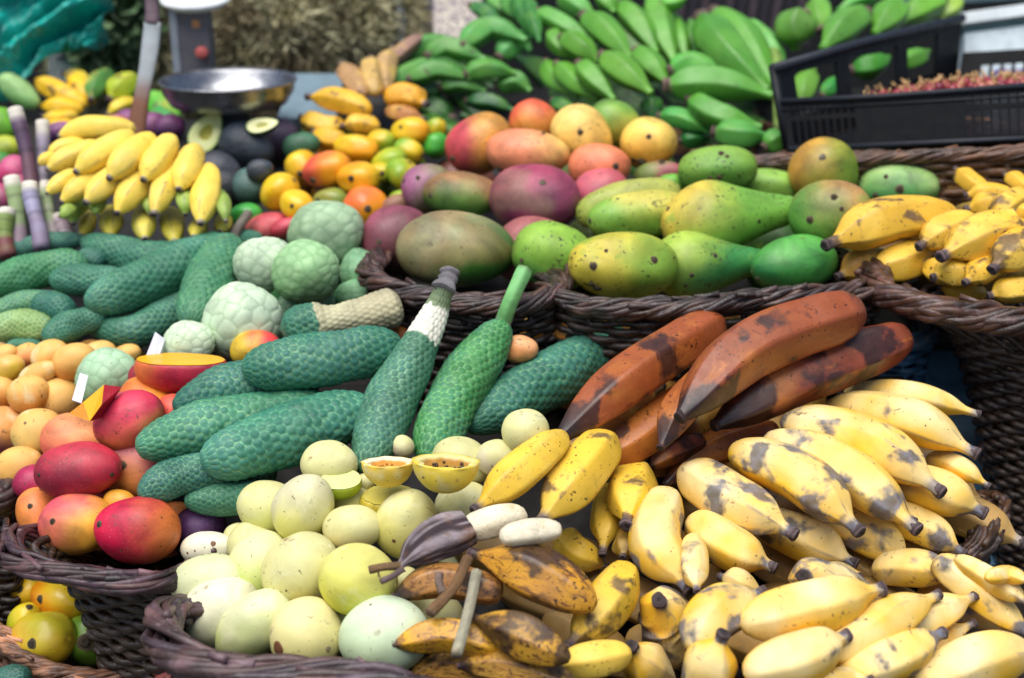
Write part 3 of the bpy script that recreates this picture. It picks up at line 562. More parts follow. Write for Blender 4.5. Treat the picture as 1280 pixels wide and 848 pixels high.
with hand('banana_hand','lower hand of small yellow bananas with round black ends facing out','bananas',brs=.04,**HP) as h:
    B('O',850,180,855,330,868,440,64,d0=.06,d1=.03,d2=.01); B('Q',570,340,800,330,960,372,86,d0=.04)
    B('Q',370,330,450,400,500,372,70,d0=.05,d1=.03,d2=0); B('Q',560,480,300,400,240,368,112,d0=.09,d1=.04,d2=-.005,brs=0.22)
    B('O',1140,480,1060,400,975,370,66,d0=.03); B('O',1010,560,960,520,900,470,80,d0=.05,d1=.03,d2=.02,brs=0.22)
    B('Q',850,290,1000,400,1290,640,78,d1=.01,tip='taper'); B('Q',950,280,1150,400,1300,500,56,d1=.02,d0=.03); B('Q',1100,380,1200,360,1300,400,42,d1=.02)
    B('Q',700,860,880,680,1042,590,74,d1=.01,brs=0.12); B('Q',560,740,840,560,1042,465,84,brs=-0.08); B('O',760,780,720,560,690,485,128,d0=.09,d1=.02,d2=-.03,brs=0.27)
    B('O',850,730,950,560,1172,448,120,brs=0.22)
    B('Q',340,760,650,570,872,458,96,brs=-0.08); B('Q',400,850,680,740,895,635,104,brs=0.22); B('Q',-60,600,280,510,605,430,124,brs=-0.08)
    B('O',700,900,630,790,562,700,112,d0=.07,d1=.01,d2=-.03,brs=0.17); B('O',880,960,930,790,990,645,118,d0=.07,d1=.01,d2=-.03,brs=0.12)
    B('Q',200,900,450,850,560,850,60,d1=.01); B('Q',-40,830,240,740,442,650,120,brs=-0.08); B('Q',760,900,1100,760,1330,720,128,tip='taper',brs=-0.08)
    B('O',1130,1000,760,1010,700,880,100,d1=.02)
# ================= overripe bananas
with hand('ripe_banana_hand','single golden banana with dark spots crossing towards the brown ones','banana',bk='ripe',c0=(226,184,52),crown=None,brs=.15) as h:
    B('O',550,320,440,500,265,700,104,lift=-.02)
with hand('ripe_banana_hand','yellow banana lying flat with a frayed black end below the golden one','banana',bk='ripe',c0=(232,196,80),crown=None,brs=.0) as h:
    B('O',560,730,380,760,180,795,78)
with hand('overripe_banana_hand','overripe plantain-like bananas with brown and black skins still on their stalks','bananas',bk='brown',c0=(206,148,40),crown=None,brs=.2) as h:
    B('N',1160,450,860,390,648,468,80,c0=(170,120,60),tip='taper'); B('N',1160,700,890,640,645,690,80,c0=(226,168,34),brs=-.1,tip='taper')
    B('N',1290,870,900,790,705,850,66,c0=(214,160,70)); B('N',1500,900,1200,790,955,790,78,c0=(210,160,70))
    B('N',1010,560,1230,640,1470,760,98,c0=(204,152,46),brs=.34,flip=1); B('N',1010,260,1280,345,1590,510,126,c0=(206,148,40),flip=1,brs=.18)
    for pts,w,c in (([(995,285),(930,420),(815,545)],26,(110,80,50)),([(1035,350),(1000,520),(940,740)],26,(150,145,125)),([(860,360),(858,400),(880,450)],20,(120,100,90))):
        it=item('stalk','N',[(x,y,-.05) for x,y in pts],w,c0=c,lift=-.03)
with hand('peeled_banana','peeled white banana with its dry purple-brown peel folded back','banana',bk='stalk',c0=(222,218,202),crown=None) as h:
    it=item('stalk','N',[(960,160,.0),(1110,115,-.01),(1265,85,0)],72,c0=(222,212,184),lift=-.01,ends=1)
    it=item('peel','N',[(660,330),(820,210),(1000,140)],105,c0=(96,78,84),lift=-.02)
    it=item('stalk','N',[(680,320,-.02),(600,325,-.02),(530,340,-.02)],20,c0=(120,92,60),lift=-.02)
    it=item('stalk','N',[(690,335,-.02),(640,370,-.02),(585,395,-.02)],15,c0=(110,90,90),lift=-.02)
item('stalk','O',[(-60,190),(80,160),(235,150)],58,label='short peeled white banana tip lying on the dark plantain',c0=(222,212,186),lift=-.02,ends=1,name='peeled_banana',cat='banana')

# ================= fruits lying one layer deeper, seen only through the gaps; most colours darkened for the shade there
FR = random.Random(3)
def fill(kind, pl, x0, y0, x1, y1, sx, sy, a, b, cols, label, group, name, cat, deep=.05, poly=None, ang=None):
    plane(pl); y = y0; r_ = 0
    while y <= y1:
        x = x0+(sx/2 if r_ % 2 else 0)
        while x <= x1:
            if poly is None or poly(x, y):
                c = FR.choice(cols); aa = FR.uniform(0, 180) if ang is None else ang+FR.uniform(-12, 12)
                xx, yy = x+FR.uniform(-6, 6), y+FR.uniform(-5, 5); dx, dy = math.cos(math.radians(aa)), -math.sin(math.radians(aa))
                if kind in ('mango', 'passion', 'small', 'papaya', 'avocado'):
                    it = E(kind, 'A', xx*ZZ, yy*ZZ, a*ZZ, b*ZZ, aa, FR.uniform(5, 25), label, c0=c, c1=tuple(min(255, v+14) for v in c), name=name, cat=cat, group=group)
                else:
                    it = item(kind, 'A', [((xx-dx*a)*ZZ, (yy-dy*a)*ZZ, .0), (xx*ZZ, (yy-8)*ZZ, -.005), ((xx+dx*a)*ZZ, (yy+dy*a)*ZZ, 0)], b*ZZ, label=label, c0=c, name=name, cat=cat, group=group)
                it['fill'] = 1; it['lift'] = deep
            x += sx
        y += sy; r_ += 1
def fhand(label, name, cat, *a, **k):
    with hand(name, label, cat, bk=a[0], c0=(200, 170, 60), crown=None, brs=k.pop('brs', 0)): fill(*a, **k)
fill('passion','front',262,640,600,800,62,44,38,34,[WC,WM,WY],'pale passion fruit buried under the top layer of the front basket','passion fruits under the top layer','white_passion_fruit','passion fruit',.055,lambda x,y: y>620+max(0,(x-540))*.5)
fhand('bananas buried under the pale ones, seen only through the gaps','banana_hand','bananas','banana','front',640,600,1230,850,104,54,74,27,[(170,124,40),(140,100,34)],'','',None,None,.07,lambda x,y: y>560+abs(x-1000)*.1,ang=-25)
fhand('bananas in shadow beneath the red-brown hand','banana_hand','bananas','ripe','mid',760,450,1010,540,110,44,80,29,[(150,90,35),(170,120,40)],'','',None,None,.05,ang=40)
fill('mango','midl',92,570,225,690,62,48,36,30,[(170,70,56),(190,110,56),(130,36,56)],'mango lying under the top layer of the red mango heap','mangoes under the top layer','red_mango','mango',.05)
fill('passion','org',-10,446,165,600,42,34,24,22,[O0,O2],'yellow passion fruit lying under the top layer at the edge','yellow passion fruits under the top layer','yellow_passion_fruit','passion fruit',.035,lambda x,y: x<170-(y-440)*.35)
fill('mango','back',585,225,690,330,70,46,40,32,[(80,40,50),(70,80,40),(110,60,50)],'mango lying under the top layer of the big mango heap','big mangoes under the top layer','mango','mango',.07)
fill('papaya','back',740,230,1050,345,76,44,46,34,[(50,90,34),(80,100,40)],'papaya lying under the top layer beside the big mangoes','papayas under the top layer','papaya','papaya',.07)
fill('mango','back',720,190,860,225,60,40,36,32,[(150,100,50),(120,80,50)],'mango lying under the golden ones of the back heap','mangoes under the golden ones','mango','mango',.07)
fill('small','tam',335,175,540,262,40,32,24,21,[(150,100,20),(90,110,30),(70,100,30)],'small fruit lying under the top layer of the orange row','small fruits under the top layer','tamarillo','small fruit',.05)
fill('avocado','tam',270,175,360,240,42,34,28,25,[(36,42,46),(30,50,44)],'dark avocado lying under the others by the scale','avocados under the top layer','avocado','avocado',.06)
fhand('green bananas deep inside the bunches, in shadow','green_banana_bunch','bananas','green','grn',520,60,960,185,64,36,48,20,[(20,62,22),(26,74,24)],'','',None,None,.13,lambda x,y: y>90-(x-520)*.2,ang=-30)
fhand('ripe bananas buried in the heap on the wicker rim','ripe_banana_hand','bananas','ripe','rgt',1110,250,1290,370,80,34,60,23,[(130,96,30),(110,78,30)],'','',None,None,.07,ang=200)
fill('mango','upl',320,320,440,400,52,40,30,28,[(80,140,90)],'cherimoya-green fruit lying under the cherimoya heap','fruits under the cherimoyas','green_fruit','fruit',.07)

# dark eyes and scars: tile, x, y, half size (zoomed px)
EYES = [('B',925,745,17),('B',1145,795,22),('C',145,628,13),('C',485,780,17),('C',320,620,16),('C',640,640,14),('C',610,765,26),('C',570,750,18),('C',700,762,20),('F',760,45,12),('F',818,128,15),('F',575,345,17),('G',145,68,20),
 ('D',328,738,22),('H',690,98,22),('H',580,130,17),('H',630,40,12),('H',275,245,20),('H',385,135,18),('H',420,195,12),('H',28,520,12),('G',735,190,18),('G',668,433,20),('G',380,462,20),('G',358,312,18),('G',45,435,15),('G',400,565,22),('G',372,545,16),('G',365,250,14),('G',845,500,12),('G',815,550,10),('G',760,420,10),
 ('G',950,410,12),('G',440,390,10),('G',1160,250,12),('G',970,45,14),('G',930,45,12),('C',980,720,16),('C',1010,735,12),
 ('F',168,178,15),('F',205,25,16),('F',265,58,22),('F',445,52,17),('F',590,28,17),('F',525,192,22),('B',560,725,12),('B',680,595,10),('F',290,155,14),('F',695,60,12),
 ('M',145,685,26),('M',190,480,22),('M',92,432,20),('M',402,680,44),('M',140,515,17),('I',572,612,24),('I',525,650,14),('M',465,125,18),('M',140,40,14),('M',245,115,16),('I',185,655,10),('I',120,410,10),
 ('N',105,705,42),('N',335,708,17),('N',395,690,22),('N',255,800,44),('N',140,438,8),('N',645,205,12),('N',540,505,8),('M',1000,215,16),('M',880,260,8),('M',950,270,7),('M',985,265,6),('M',1030,270,6),('M',915,250,6),('J',800,690,18),('J',565,560,8),('E',400,355,0),('A',75,500,0)]
# ---------------------------------------------------------------- settle every fruit at a depth where nothing interpenetrates
for it in ITEMS:
    P = it['P']
    if it.get('flatd'):
        cy = sum(p[1] for p in P)/len(P); it['d'] = np.array([D(it['pl'], cy)+p[2] for p in P])
    else: it['d'] = np.array([D(it['pl'], min(p[1], 880))+p[2] for p in P])
    it['d'] = it['d']+it['lift']
    it['px'] = np.array([(p[0], p[1]) for p in P])
ALLITEMS = ITEMS; FILL = [x for x in ITEMS if x.get('fill')]; ITEMS = FILL+[x for x in ITEMS if not x.get('fill')]; ISF = np.array([bool(x.get('fill')) for x in ITEMS])
SX = []; SR = []; SD = []; SI = []
for i, it in enumerate(ITEMS):
    q = spline(np.column_stack([it['px'], it['d']]), 7)
    rr = np.array([.45, .85, .98, 1, .98, .85, .45]) if not it.get('flatd') else np.array([.1, .72, .94, 1, .94, .72, .1])
    for k in range(7): SX.append(q[k, :2]); SD.append(q[k, 2]); SR.append(it['w']*rr[k]); SI.append(i)
SX = np.array(SX); SD = np.array(SD); SR = np.array(SR); SI = np.array(SI)
dd = np.linalg.norm(SX[:, None]-SX[None], axis=2)
A_, B_ = np.where((dd < .82*(SR[:, None]+SR[None])) & (SI[:, None] < SI[None]))
IA, IB = SI[A_], SI[B_]
joined = np.array([ITEMS[i]['hand'] is not None and ITEMS[i]['hand'] is ITEMS[j]['hand'] and (ITEMS[i]['kind'] in ('stalk', 'peel', 'monstera')) for i, j in zip(IA, IB)])
keep = ~joined; A_, B_, IA, IB = A_[keep], B_[keep], IA[keep], IB[keep]
S = np.zeros(len(ITEMS)); RIG = []
for h in {id(x['hand']): x['hand'] for x in ITEMS if x['hand']}.values():
    gi = [i for i, x in enumerate(ITEMS) if x['hand'] is h and x['kind'] in ('stalk', 'peel', 'monstera')]
    if len(gi) > 1 and h['name'] != 'green_banana_bunch': RIG.append(gi)
for itn in range(160):
    da, db = SD[A_]+S[IA], SD[B_]+S[IB]; dm = (da+db)/2/FPX
    L_ = dd[A_, B_]*dm; R_ = .80*(SR[A_]+SR[B_])*dm
    need = np.sqrt(np.maximum(R_**2-L_**2, 0)); v = need-(da-db)
    pa = np.zeros(len(S)); pb = np.zeros(len(S)); vv = np.maximum(v, 0)
    np.maximum.at(pa, IA, vv); np.maximum.at(pb, IB, vv)
    real = ~ISF[IA]; va = np.where(real, 0, vv); pf = np.zeros(len(S)); np.maximum.at(pf, IA, va)
    pb = np.zeros(len(S)); np.maximum.at(pb, IB, np.where(real | ISF[IB], vv, 0))
    S += np.where(ISF, .6*pf, .30*pa)-.30*np.where(ISF, 0, pb)
    S = np.clip(S*.985, -.11, np.where(ISF, .2, .13))
    for gi in RIG: S[gi] = S[gi].mean()
for it, s_ in zip(ITEMS, S): it['s'] = s_
# ---------------------------------------------------------------- fruit meshes
def sweep(it, prof, nu, ns, cross=None, flat=1.0, disp=None, ts=None):
    """returns V, F, t, theta, centre, frame info"""
    d = it['d']+it['s']
    C = np.array([W(p[0], p[1], dk) for p, dk in zip(it['px'], d)])
    R = it['w']*d.mean()/FPX
    dense = spline(C, 80); dense = resample(dense, 200)
    Ls = np.linalg.norm(np.diff(dense, axis=0), axis=1).sum()
    t = ts if ts is not None else (1-np.cos(np.linspace(0, PI, nu)))/2
    P = np.stack([np.interp(t, np.linspace(0, 1, 200), dense[:, k]) for k in range(3)], 1)
    Pf = np.stack([np.interp(np.linspace(0, 1, nu), np.linspace(0, 1, 200), dense[:, k]) for k in range(3)], 1)
    T, N, Bn = frames(dense)
    def at(A): 
        X = np.stack([np.interp(t, np.linspace(0, 1, 200), A[:, k]) for k in range(3)], 1); return X/np.linalg.norm(X, axis=1)[:, None]
    N, Bn, T = at(N), at(Bn), at(T)
    th = np.arange(ns)*2*PI/ns
    r = prof(t)*R
    TH, TT = np.meshgrid(th, t)
    rr = r[:, None]*np.ones_like(TH)
    if cross is not None: rr = rr*cross(TH, TT)
    if disp is not None: rr = rr+disp(TH, TT, R, Ls, r[:, None])
    V = P[:, None]+rr[..., None]*(np.cos(TH)[..., None]*N[:, None]*flat+np.sin(TH)[..., None]*Bn[:, None])
    V = V.reshape(-1, 3); F = grid_faces(len(t), ns)
    k = len(V); V = np.vstack([V, P[0], P[-1]]); j = np.arange(ns); e = (len(t)-1)*ns
    F = F.tolist()+[(int((a+1) % ns), int(a), k) for a in j]+[(int(e+a), int(e+(a+1) % ns), k+1) for a in j]
    t_ = np.r_[TT.ravel(), 0, 1]; th_ = np.r_[TH.ravel(), 0, 0]
    return V, F, t_, th_, dict(R=R, L=Ls, P=P, T=T, N=N, B=Bn, C=P[len(P)//2], r=r)
def ellr(p=.5, q0=.5, q1=.5, m=.5):
    def f(t):
        return (4*t*(1-t))**p*(1+q0*(.5-t))
    return f
def gradcol(it, V, info, seed):
    c0 = lin(it['c0']); c1 = lin(it.get('c1', it['c0'])); R = info['R']
    a = math.radians(it.get('ga', 60)); dv = RT*math.cos(a)+UP*math.sin(a)
    c = V.mean(0); ext = np.abs((V-c)@dv).max()+1e-6
    x = (V-c)@dv/ext
    n = fbm(V/(R*1.1)+seed*3.1, seed, 3)-.5
    f = smooth(-.75, .75, x+n*1.7+it.get('gs', 0))[:, None]
    C = c0*(1-f)+c1*f
    if 'c2' in it:
        g = smooth(.50, .66, fbm(V/(R*.9)+seed*7.7, seed+5, 3))[:, None]*.4; C = C*(1-g)+lin(it['c2'])*g
    return C
RIPE_K = [(0, 0), (.015, .26), (.05, .50), (.14, .80), (.30, .97), (.5, 1.0), (.68, .94), (.79, .74), (.86, .47), (.905, .30), (.94, .255), (1, .25)]
TAPER_K = [(0, 0), (.015, .40), (.05, .68), (.13, .90), (.30, 1.0), (.55, 1.0), (.74, .88), (.87, .62), (.95, .36), (1, .20)]
GREEN_K = [(0, .26), (.08, .30), (.18, .52), (.34, .86), (.52, 1.0), (.72, 1.0), (.85, .86), (.925, .62), (.965, .42), (1, .32)]
SMALL_K = [(0, 0), (.02, .3), (.1, .66), (.25, .94), (.45, 1.0), (.70, .95), (.86, .70), (.94, .42), (1, .20)]
FLIP_K = [(0, .19), (.05, .2), (.10, .27), (.18, .5), (.34, .86), (.5, 1.0), (.7, .95), (.86, .72), (.95, .45), (1, .2)]
def finish(o_name, V, F, C, mat, parent, it, extra=None):
    return mesh_obj(o_name, V, F, mat, parent, None, {'Col': C, **(extra or {})})
def make_nub(P0, ax, R, parent, name, c=(52, 40, 48), ln=1.0, seed=0):
    ax = ax/np.linalg.norm(ax); n = 18
    pr = [(-.9, .85), (-.4, .96), (.1, 1.06), (.38, 1.04), (.58, .84), (.64, .58), (.52, .36), (.56, .22), (.5, 0.02)]
    Pn = np.array([P0+ax*R*ln*z for z, _ in pr])
    u = np.array([0.3, .2, .9]); u -= ax*(u@ax); u /= np.linalg.norm(u); w = np.cross(ax, u)
    th = np.arange(n)*2*PI/n; rad = np.array([r for _, r in pr])*R
    rr = rad[:, None]*(1+.05*np.sin(th*5+seed)[None]+.06*np.sin(th*3+seed*2)[None]+.05*np.sin(th*2+seed)[None])
    V = Pn[:, None]+rr[..., None]*(np.cos(th)[None, :, None]*u+np.sin(th)[None, :, None]*w)
    C = np.tile(lin(c), (len(pr)*n, 1)); C[:2*n] = lin(np.array(c)*1.5+10); C[-2*n:] = lin(np.array(c)*.6); C[3*n:4*n] = lin(np.array(c)*1.9)
    return mesh_obj(name, V.reshape(-1, 3), grid_faces(len(pr), n), M['nub'], parent, None, {'Col': C})
def make_banana(it, parent, seed):
    kind = it['kind']; tip = it.get('tip'); K = RIPE_K if kind in ('banana', 'ripe') else TAPER_K
    h = it['hand'] or {}
    if kind == 'green': K = GREEN_K
    if h.get('name') in ('small_banana_hand',): K = SMALL_K
    if tip == 'taper': K = TAPER_K
    if it.get('flip'): K = FLIP_K
    rs = random.Random(seed); ph = rs.random()*PI; am = {'banana': .06, 'ripe': .07, 'brown': .10, 'red': .05, 'green': .085}[kind]
    ns, nu = 50, 44
    def cross(TH, TT): 
        w = smooth(0, .12, TT)*(1-smooth(.88, 1, TT)*.6)
        al = np.mod(TH+ph, 2*PI/5)-PI/5; poly = math.cos(PI/5)/np.cos(al)*1.075
        k = w*{'banana': .62, 'ripe': .7, 'brown': .9, 'red': .8, 'green': .85}[kind]*(.5 if h.get('name') == 'small_banana_hand' else 1)
        return (1-k)+k*poly+.025*np.sin(TH*2+TT*5+ph)*w+.02*np.sin(TT*11+ph*3)*w
    V, F, t, th, I = sweep(it, lambda t: keyr(t, K), nu, ns, cross, .94)
    c = lin(it.get('c0', h.get('c0'))); n = fbm(V/(I['R']*1.3)+seed, seed, 3)[:, None]
    C = np.tile(c, (len(V), 1))
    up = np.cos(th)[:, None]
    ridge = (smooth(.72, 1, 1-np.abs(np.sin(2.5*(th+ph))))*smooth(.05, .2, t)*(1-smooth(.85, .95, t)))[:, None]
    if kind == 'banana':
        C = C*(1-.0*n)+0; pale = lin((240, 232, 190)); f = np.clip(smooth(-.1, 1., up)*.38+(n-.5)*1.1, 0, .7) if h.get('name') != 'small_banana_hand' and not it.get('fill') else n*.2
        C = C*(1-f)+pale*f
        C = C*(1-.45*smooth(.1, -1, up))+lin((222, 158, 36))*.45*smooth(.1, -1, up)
    if kind == 'banana' and not it.get('fill'):
        g = ridge*smooth(.35, .8, t)[:, None]*smooth(.38, .6, fbm(V/(I['R']*.5), seed+4, 3))[:, None]*.75; C = C*(1-g)+lin((118, 106, 104))*g
    if kind in ('ripe', 'brown'):
        C = C*(1-ridge*.55*smooth(.35, .6, n))+lin((120, 80, 50))*ridge*.55*smooth(.35, .6, n)
        f = smooth(.45, .8, n)*.5; C = C*(1-f)+lin((240, 206, 96) if kind == 'ripe' else (150, 100, 60))*f
    if kind == 'red':
        f = smooth(.4, .75, n)*.7*smooth(.15, .7, t)[:, None]; C = C*(1-f)+lin((196, 122, 44))*f
        e = smooth(.10, .0, t)[:, None]*.7; C = C*(1-e)+lin((80, 40, 36))*e
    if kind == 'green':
        C = C*(.58+.36*smooth(-.6, .8, up)); f = smooth(.4, .8, n)*.5*smooth(-.2, .6, up); C = C*(1-f)+lin((108, 164, 62))*f; C = C*(1-ridge*.35)+lin((40, 90, 30))*ridge*.35  # underside shade and top highlights put into the skin colour; ridges darker green
    endc = lin({'banana': (150, 140, 128), 'ripe': (120, 104, 88), 'brown': (80, 62, 56), 'red': (54, 32, 30), 'green': (110, 110, 80)}[kind])
    a, b = (.90, .97) if kind != 'red' else (.86, .95)
    if h.get('name') == 'small_banana_hand': a, b = .965, .985
    if kind == 'green': a, b = .95, .98
    tt = 1-t if it.get('flip') else t
    e = smooth(a, b, tt+(n[:, 0]-.5)*.06)[:, None]; C = C*(1-e)+endc*e
    bb = (it.get('brs', h.get('brs', 0.)))+ (smooth(.84, .97, tt)*.32 if kind in ('banana', 'ripe', 'red', 'brown') else smooth(.8, 1, tt)*.2) + rs.uniform(-.06, .06)
    if h.get('name') == 'small_banana_hand': bb = bb*0-1
    if kind == 'green': bb = bb-.05
    uvw = np.column_stack([np.cos(th)*.6, t*I['L']/I['R']*.35, np.sin(th)*.6])
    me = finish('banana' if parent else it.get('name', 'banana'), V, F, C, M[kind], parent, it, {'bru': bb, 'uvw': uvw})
    # dry end
    if it.get('flip'): P0, ax, r = I['P'][0], -I['T'][0], I['r'][0]
    else: P0, ax, r = I['P'][-1], I['T'][-1], I['r'][-1]
    root = parent
    kn = make_nub(P0, ax, max(r*1.04, I['R']*.12)*(1.15 if kind == 'green' else 1), None, 'tip', {'red': (42, 26, 28), 'green': (72, 58, 52), 'brown': (60, 46, 50)}.get(kind, (58, 48, 50)), seed=seed)
    w = np.array(kn.location); kn.parent = me
    kn.location = w-np.array(me.location)-(np.array(parent.location) if parent else 0)
    return me
def hexcells(TH, S_, n, hcell):
    """distance to the nearest centre of a hexagonal net round a tube, in cell widths; plus an id"""
    q = TH/(2*PI)*n; row = S_/hcell
    best = np.full(TH.shape, 9.); idb = np.zeros(TH.shape)
    for k in (0, 1):
        r0 = np.floor(row)+k; off = .5*(r0 % 2)
        for sft in (0,):
            c = np.round(q-off)+off
            jx = (noise3(np.stack([c*1.7, r0*1.3, c*0], -1), 3)-.5)*.22
            dx = q-c-jx; dy = (row-r0)*.87
            d2 = np.sqrt(dx*dx+dy*dy); m = d2 < best
            best = np.where(m, d2, best); idb = np.where(m, (c % n)*7.13+r0*3.37, idb)
    return best, idb
def make_monstera(it, parent, seed):
    flat = it.get('flatd'); ncell = 19
    d = it['d'].mean()+it['s']; R = it['w']*d/FPX
    C3 = np.array([W(p[0], p[1], dk+it['s']) for p, dk in zip(it['px'], it['d'])]); Ls = np.linalg.norm(np.diff(C3, axis=0), axis=1).sum()
    hc = 2*PI*R/ncell*.87
    nu = int(min(230, max(60, Ls/hc*6.5))); ns = 96
    t = np.linspace(0, 1, nu); t = t*.75+.25*(1-np.cos(t*PI))/2
    K = [(0, 0), (.015, .30), (.05, .55), (.14, .82), (.32, .97), (.55, 1.0), (.76, .93), (.90, .70), (.965, .44), (.99, .24), (1, 0)]
    if it.get('neck'): K = [(0, .36), (.08, .44), (.14, .52), (.26, .66), (.32, .76), (.45, .94), (.58, 1.0), (.75, .92), (.90, .70), (.97, .42), (.993, .2), (1, 0)]
    if it.get('peel') and not it.get('neck'): K = [(0, 0), (.04, .5), (.12, .86), (.25, 1), (.33, .97), (.36, .86), (.6, .78), (.85, .90), (.97, .80), (1, .6)]
    st = {}
    lump = lambda TH, TT: 1+.03*np.sin(TT*13+seed)+.10*(fbm(np.stack([np.cos(TH)*1.4, np.sin(TH)*1.4, TT*Ls/R*.8+seed], -1), seed, 2)-.5)*2
    def disp(TH, TT, R_, L_, r_):
        b, idb = hexcells(TH+.12*np.sin(TT*9+seed), TT*L_, ncell, hc)
        st['b'] = b; st['id'] = idb
        amp = .125*R_*np.minimum(1, r_/R_+.1)
        dome = np.sqrt(np.maximum(0, 1-(b/.62)**2))
        if it.get('peel') and not it.get('neck'): amp = amp*np.where(TT > .34, .8, 1)
        return amp*(dome-.5)
    V, F, t_, th, I = sweep(it, lambda t: keyr(t, K), nu, ns, lump, .97, disp, t)
    b = np.r_[st['b'].ravel(), .5, .5]; idb = np.r_[st['id'].ravel(), 0, 0]
    c0, c1 = lin(it.get('c0', (34, 104, 84))), lin(it.get('c1', (84, 150, 104)))
    n = fbm(V/(R*1.6)+seed, seed, 3)
    cell = noise3(np.stack([idb, idb*.37, idb*.11], -1)*3.3, 9)
    f = np.clip(.08+.8*smooth(.40, .58, b)+.5*(n-.5)+.45*(cell-.5)*(1-smooth(.3, .55, b)), 0, 1)[:, None]
    C = c0*(1-f)+c1*f
    li = (smooth(.47, .54, b)*.38*smooth(.3, .6, n))[:, None]; C = C*(1-li)+lin((160, 196, 152))*li
    blu = (smooth(.45, .7, n)*.45*(1-smooth(.35, .5, b)))[:, None]; C = C*(1-blu)+lin((66, 132, 124))*blu
    C = C*(1-.45*smooth(.18, .02, b)[:, None]*(cell > .45)[:, None])
    for (a, z, pc) in it.get('peel', ()):
        wob = (noise3(np.stack([np.cos(th)*3, np.sin(th)*3, t_*4], -1), seed)-.5)*.05
        m = (smooth(a-.006, a+.006, t_+wob)*(1-smooth(z-.006, z+.006, t_+wob) if z < .999 else 1))[:, None]
        pcl = lin(pc)*(1-.28*smooth(.35, .6, b)[:, None])*(.92+.16*cell[:, None])
        if not it.get('neck'):
            g = smooth(.5, .75, t_)[:, None]; pcl = pcl*(1-g*.35)+lin((160, 140, 110))*g*.25
        C = C*(1-m)+pcl*m
    C = C*.92+C.mean(1)[:, None]*.08; C = C*(1-.35*smooth(.50, .60, b)[:, None]*smooth(.45, .65, cell)[:, None])  # slight desaturation; shading of the grooves between scales painted into the colour
    return finish('fruit_body' if parent else it.get('name', 'monstera_fruit'), V, F, C, M['scaly'], parent, it)
def make_cherimoya(it, parent, seed):
    n = 64+seed % 3*12; k = np.arange(n); z = 1-2*(k+.5)/n; a = k*2.399963+seed; rr = np.sqrt(1-z*z)
    pts = np.stack([rr*np.cos(a), rr*np.sin(a), z], 1)+rng.normal(0, .07, (n, 3)); pts /= np.linalg.norm(pts, axis=1)[:, None]
    lum = lambda TH, TT: 1+.07*np.sin(TH*2+seed)*np.sin(TT*PI)+.06*np.sin(TH*3+TT*4+seed)*np.sin(TT*PI)+.05*np.sin(TT*7+seed)
    V, F, t, th, I = sweep(it, lambda t: (4*t*(1-t))**.5*(1.02-.12*t), 90, 120, lum, 1)
    c = V.mean(0); q = V-c; q = q@np.stack([I['T'][45]/(I['L']/2), I['N'][45]/I['R'], I['B'][45]/I['R']], 1); q /= np.linalg.norm(q, axis=1)[:, None]
    ds = np.arccos(np.clip(q@pts.T, -1, 1)); s2 = np.partition(ds, 1, axis=1)[:, :2]; s2.sort(axis=1)
    e = s2[:, 1]-s2[:, 0]; near = ds.argmin(1)
    dome = smooth(0, .16, e); nv = (V-c)/np.linalg.norm(V-c, axis=1)[:, None]
    V = V+nv*(I['R']*.014*(dome-.6)+I['R']*.007*np.clip(1-s2[:, 0]/.2, 0, 1)[:])[:, None]
    C = gradcol(it, V, I, seed); cv = (rng.random(n)-.5)[near][:, None]
    C = C*(1+.16*cv)
    ed = (1-smooth(.0, .07, e))[:, None]*.45; C = C*(1-ed)+lin((110, 142, 92))*ed; C = C*.78+C.mean(1)[:, None]*.2
    hi = (np.clip(1-s2[:, 0]/.14, 0, 1))[:, None]*.25; C = C*(1-hi)+lin((206, 222, 180))*hi
    return finish(it.get('name', 'cherimoya'), V, F, C, M['scaly'], parent, it)
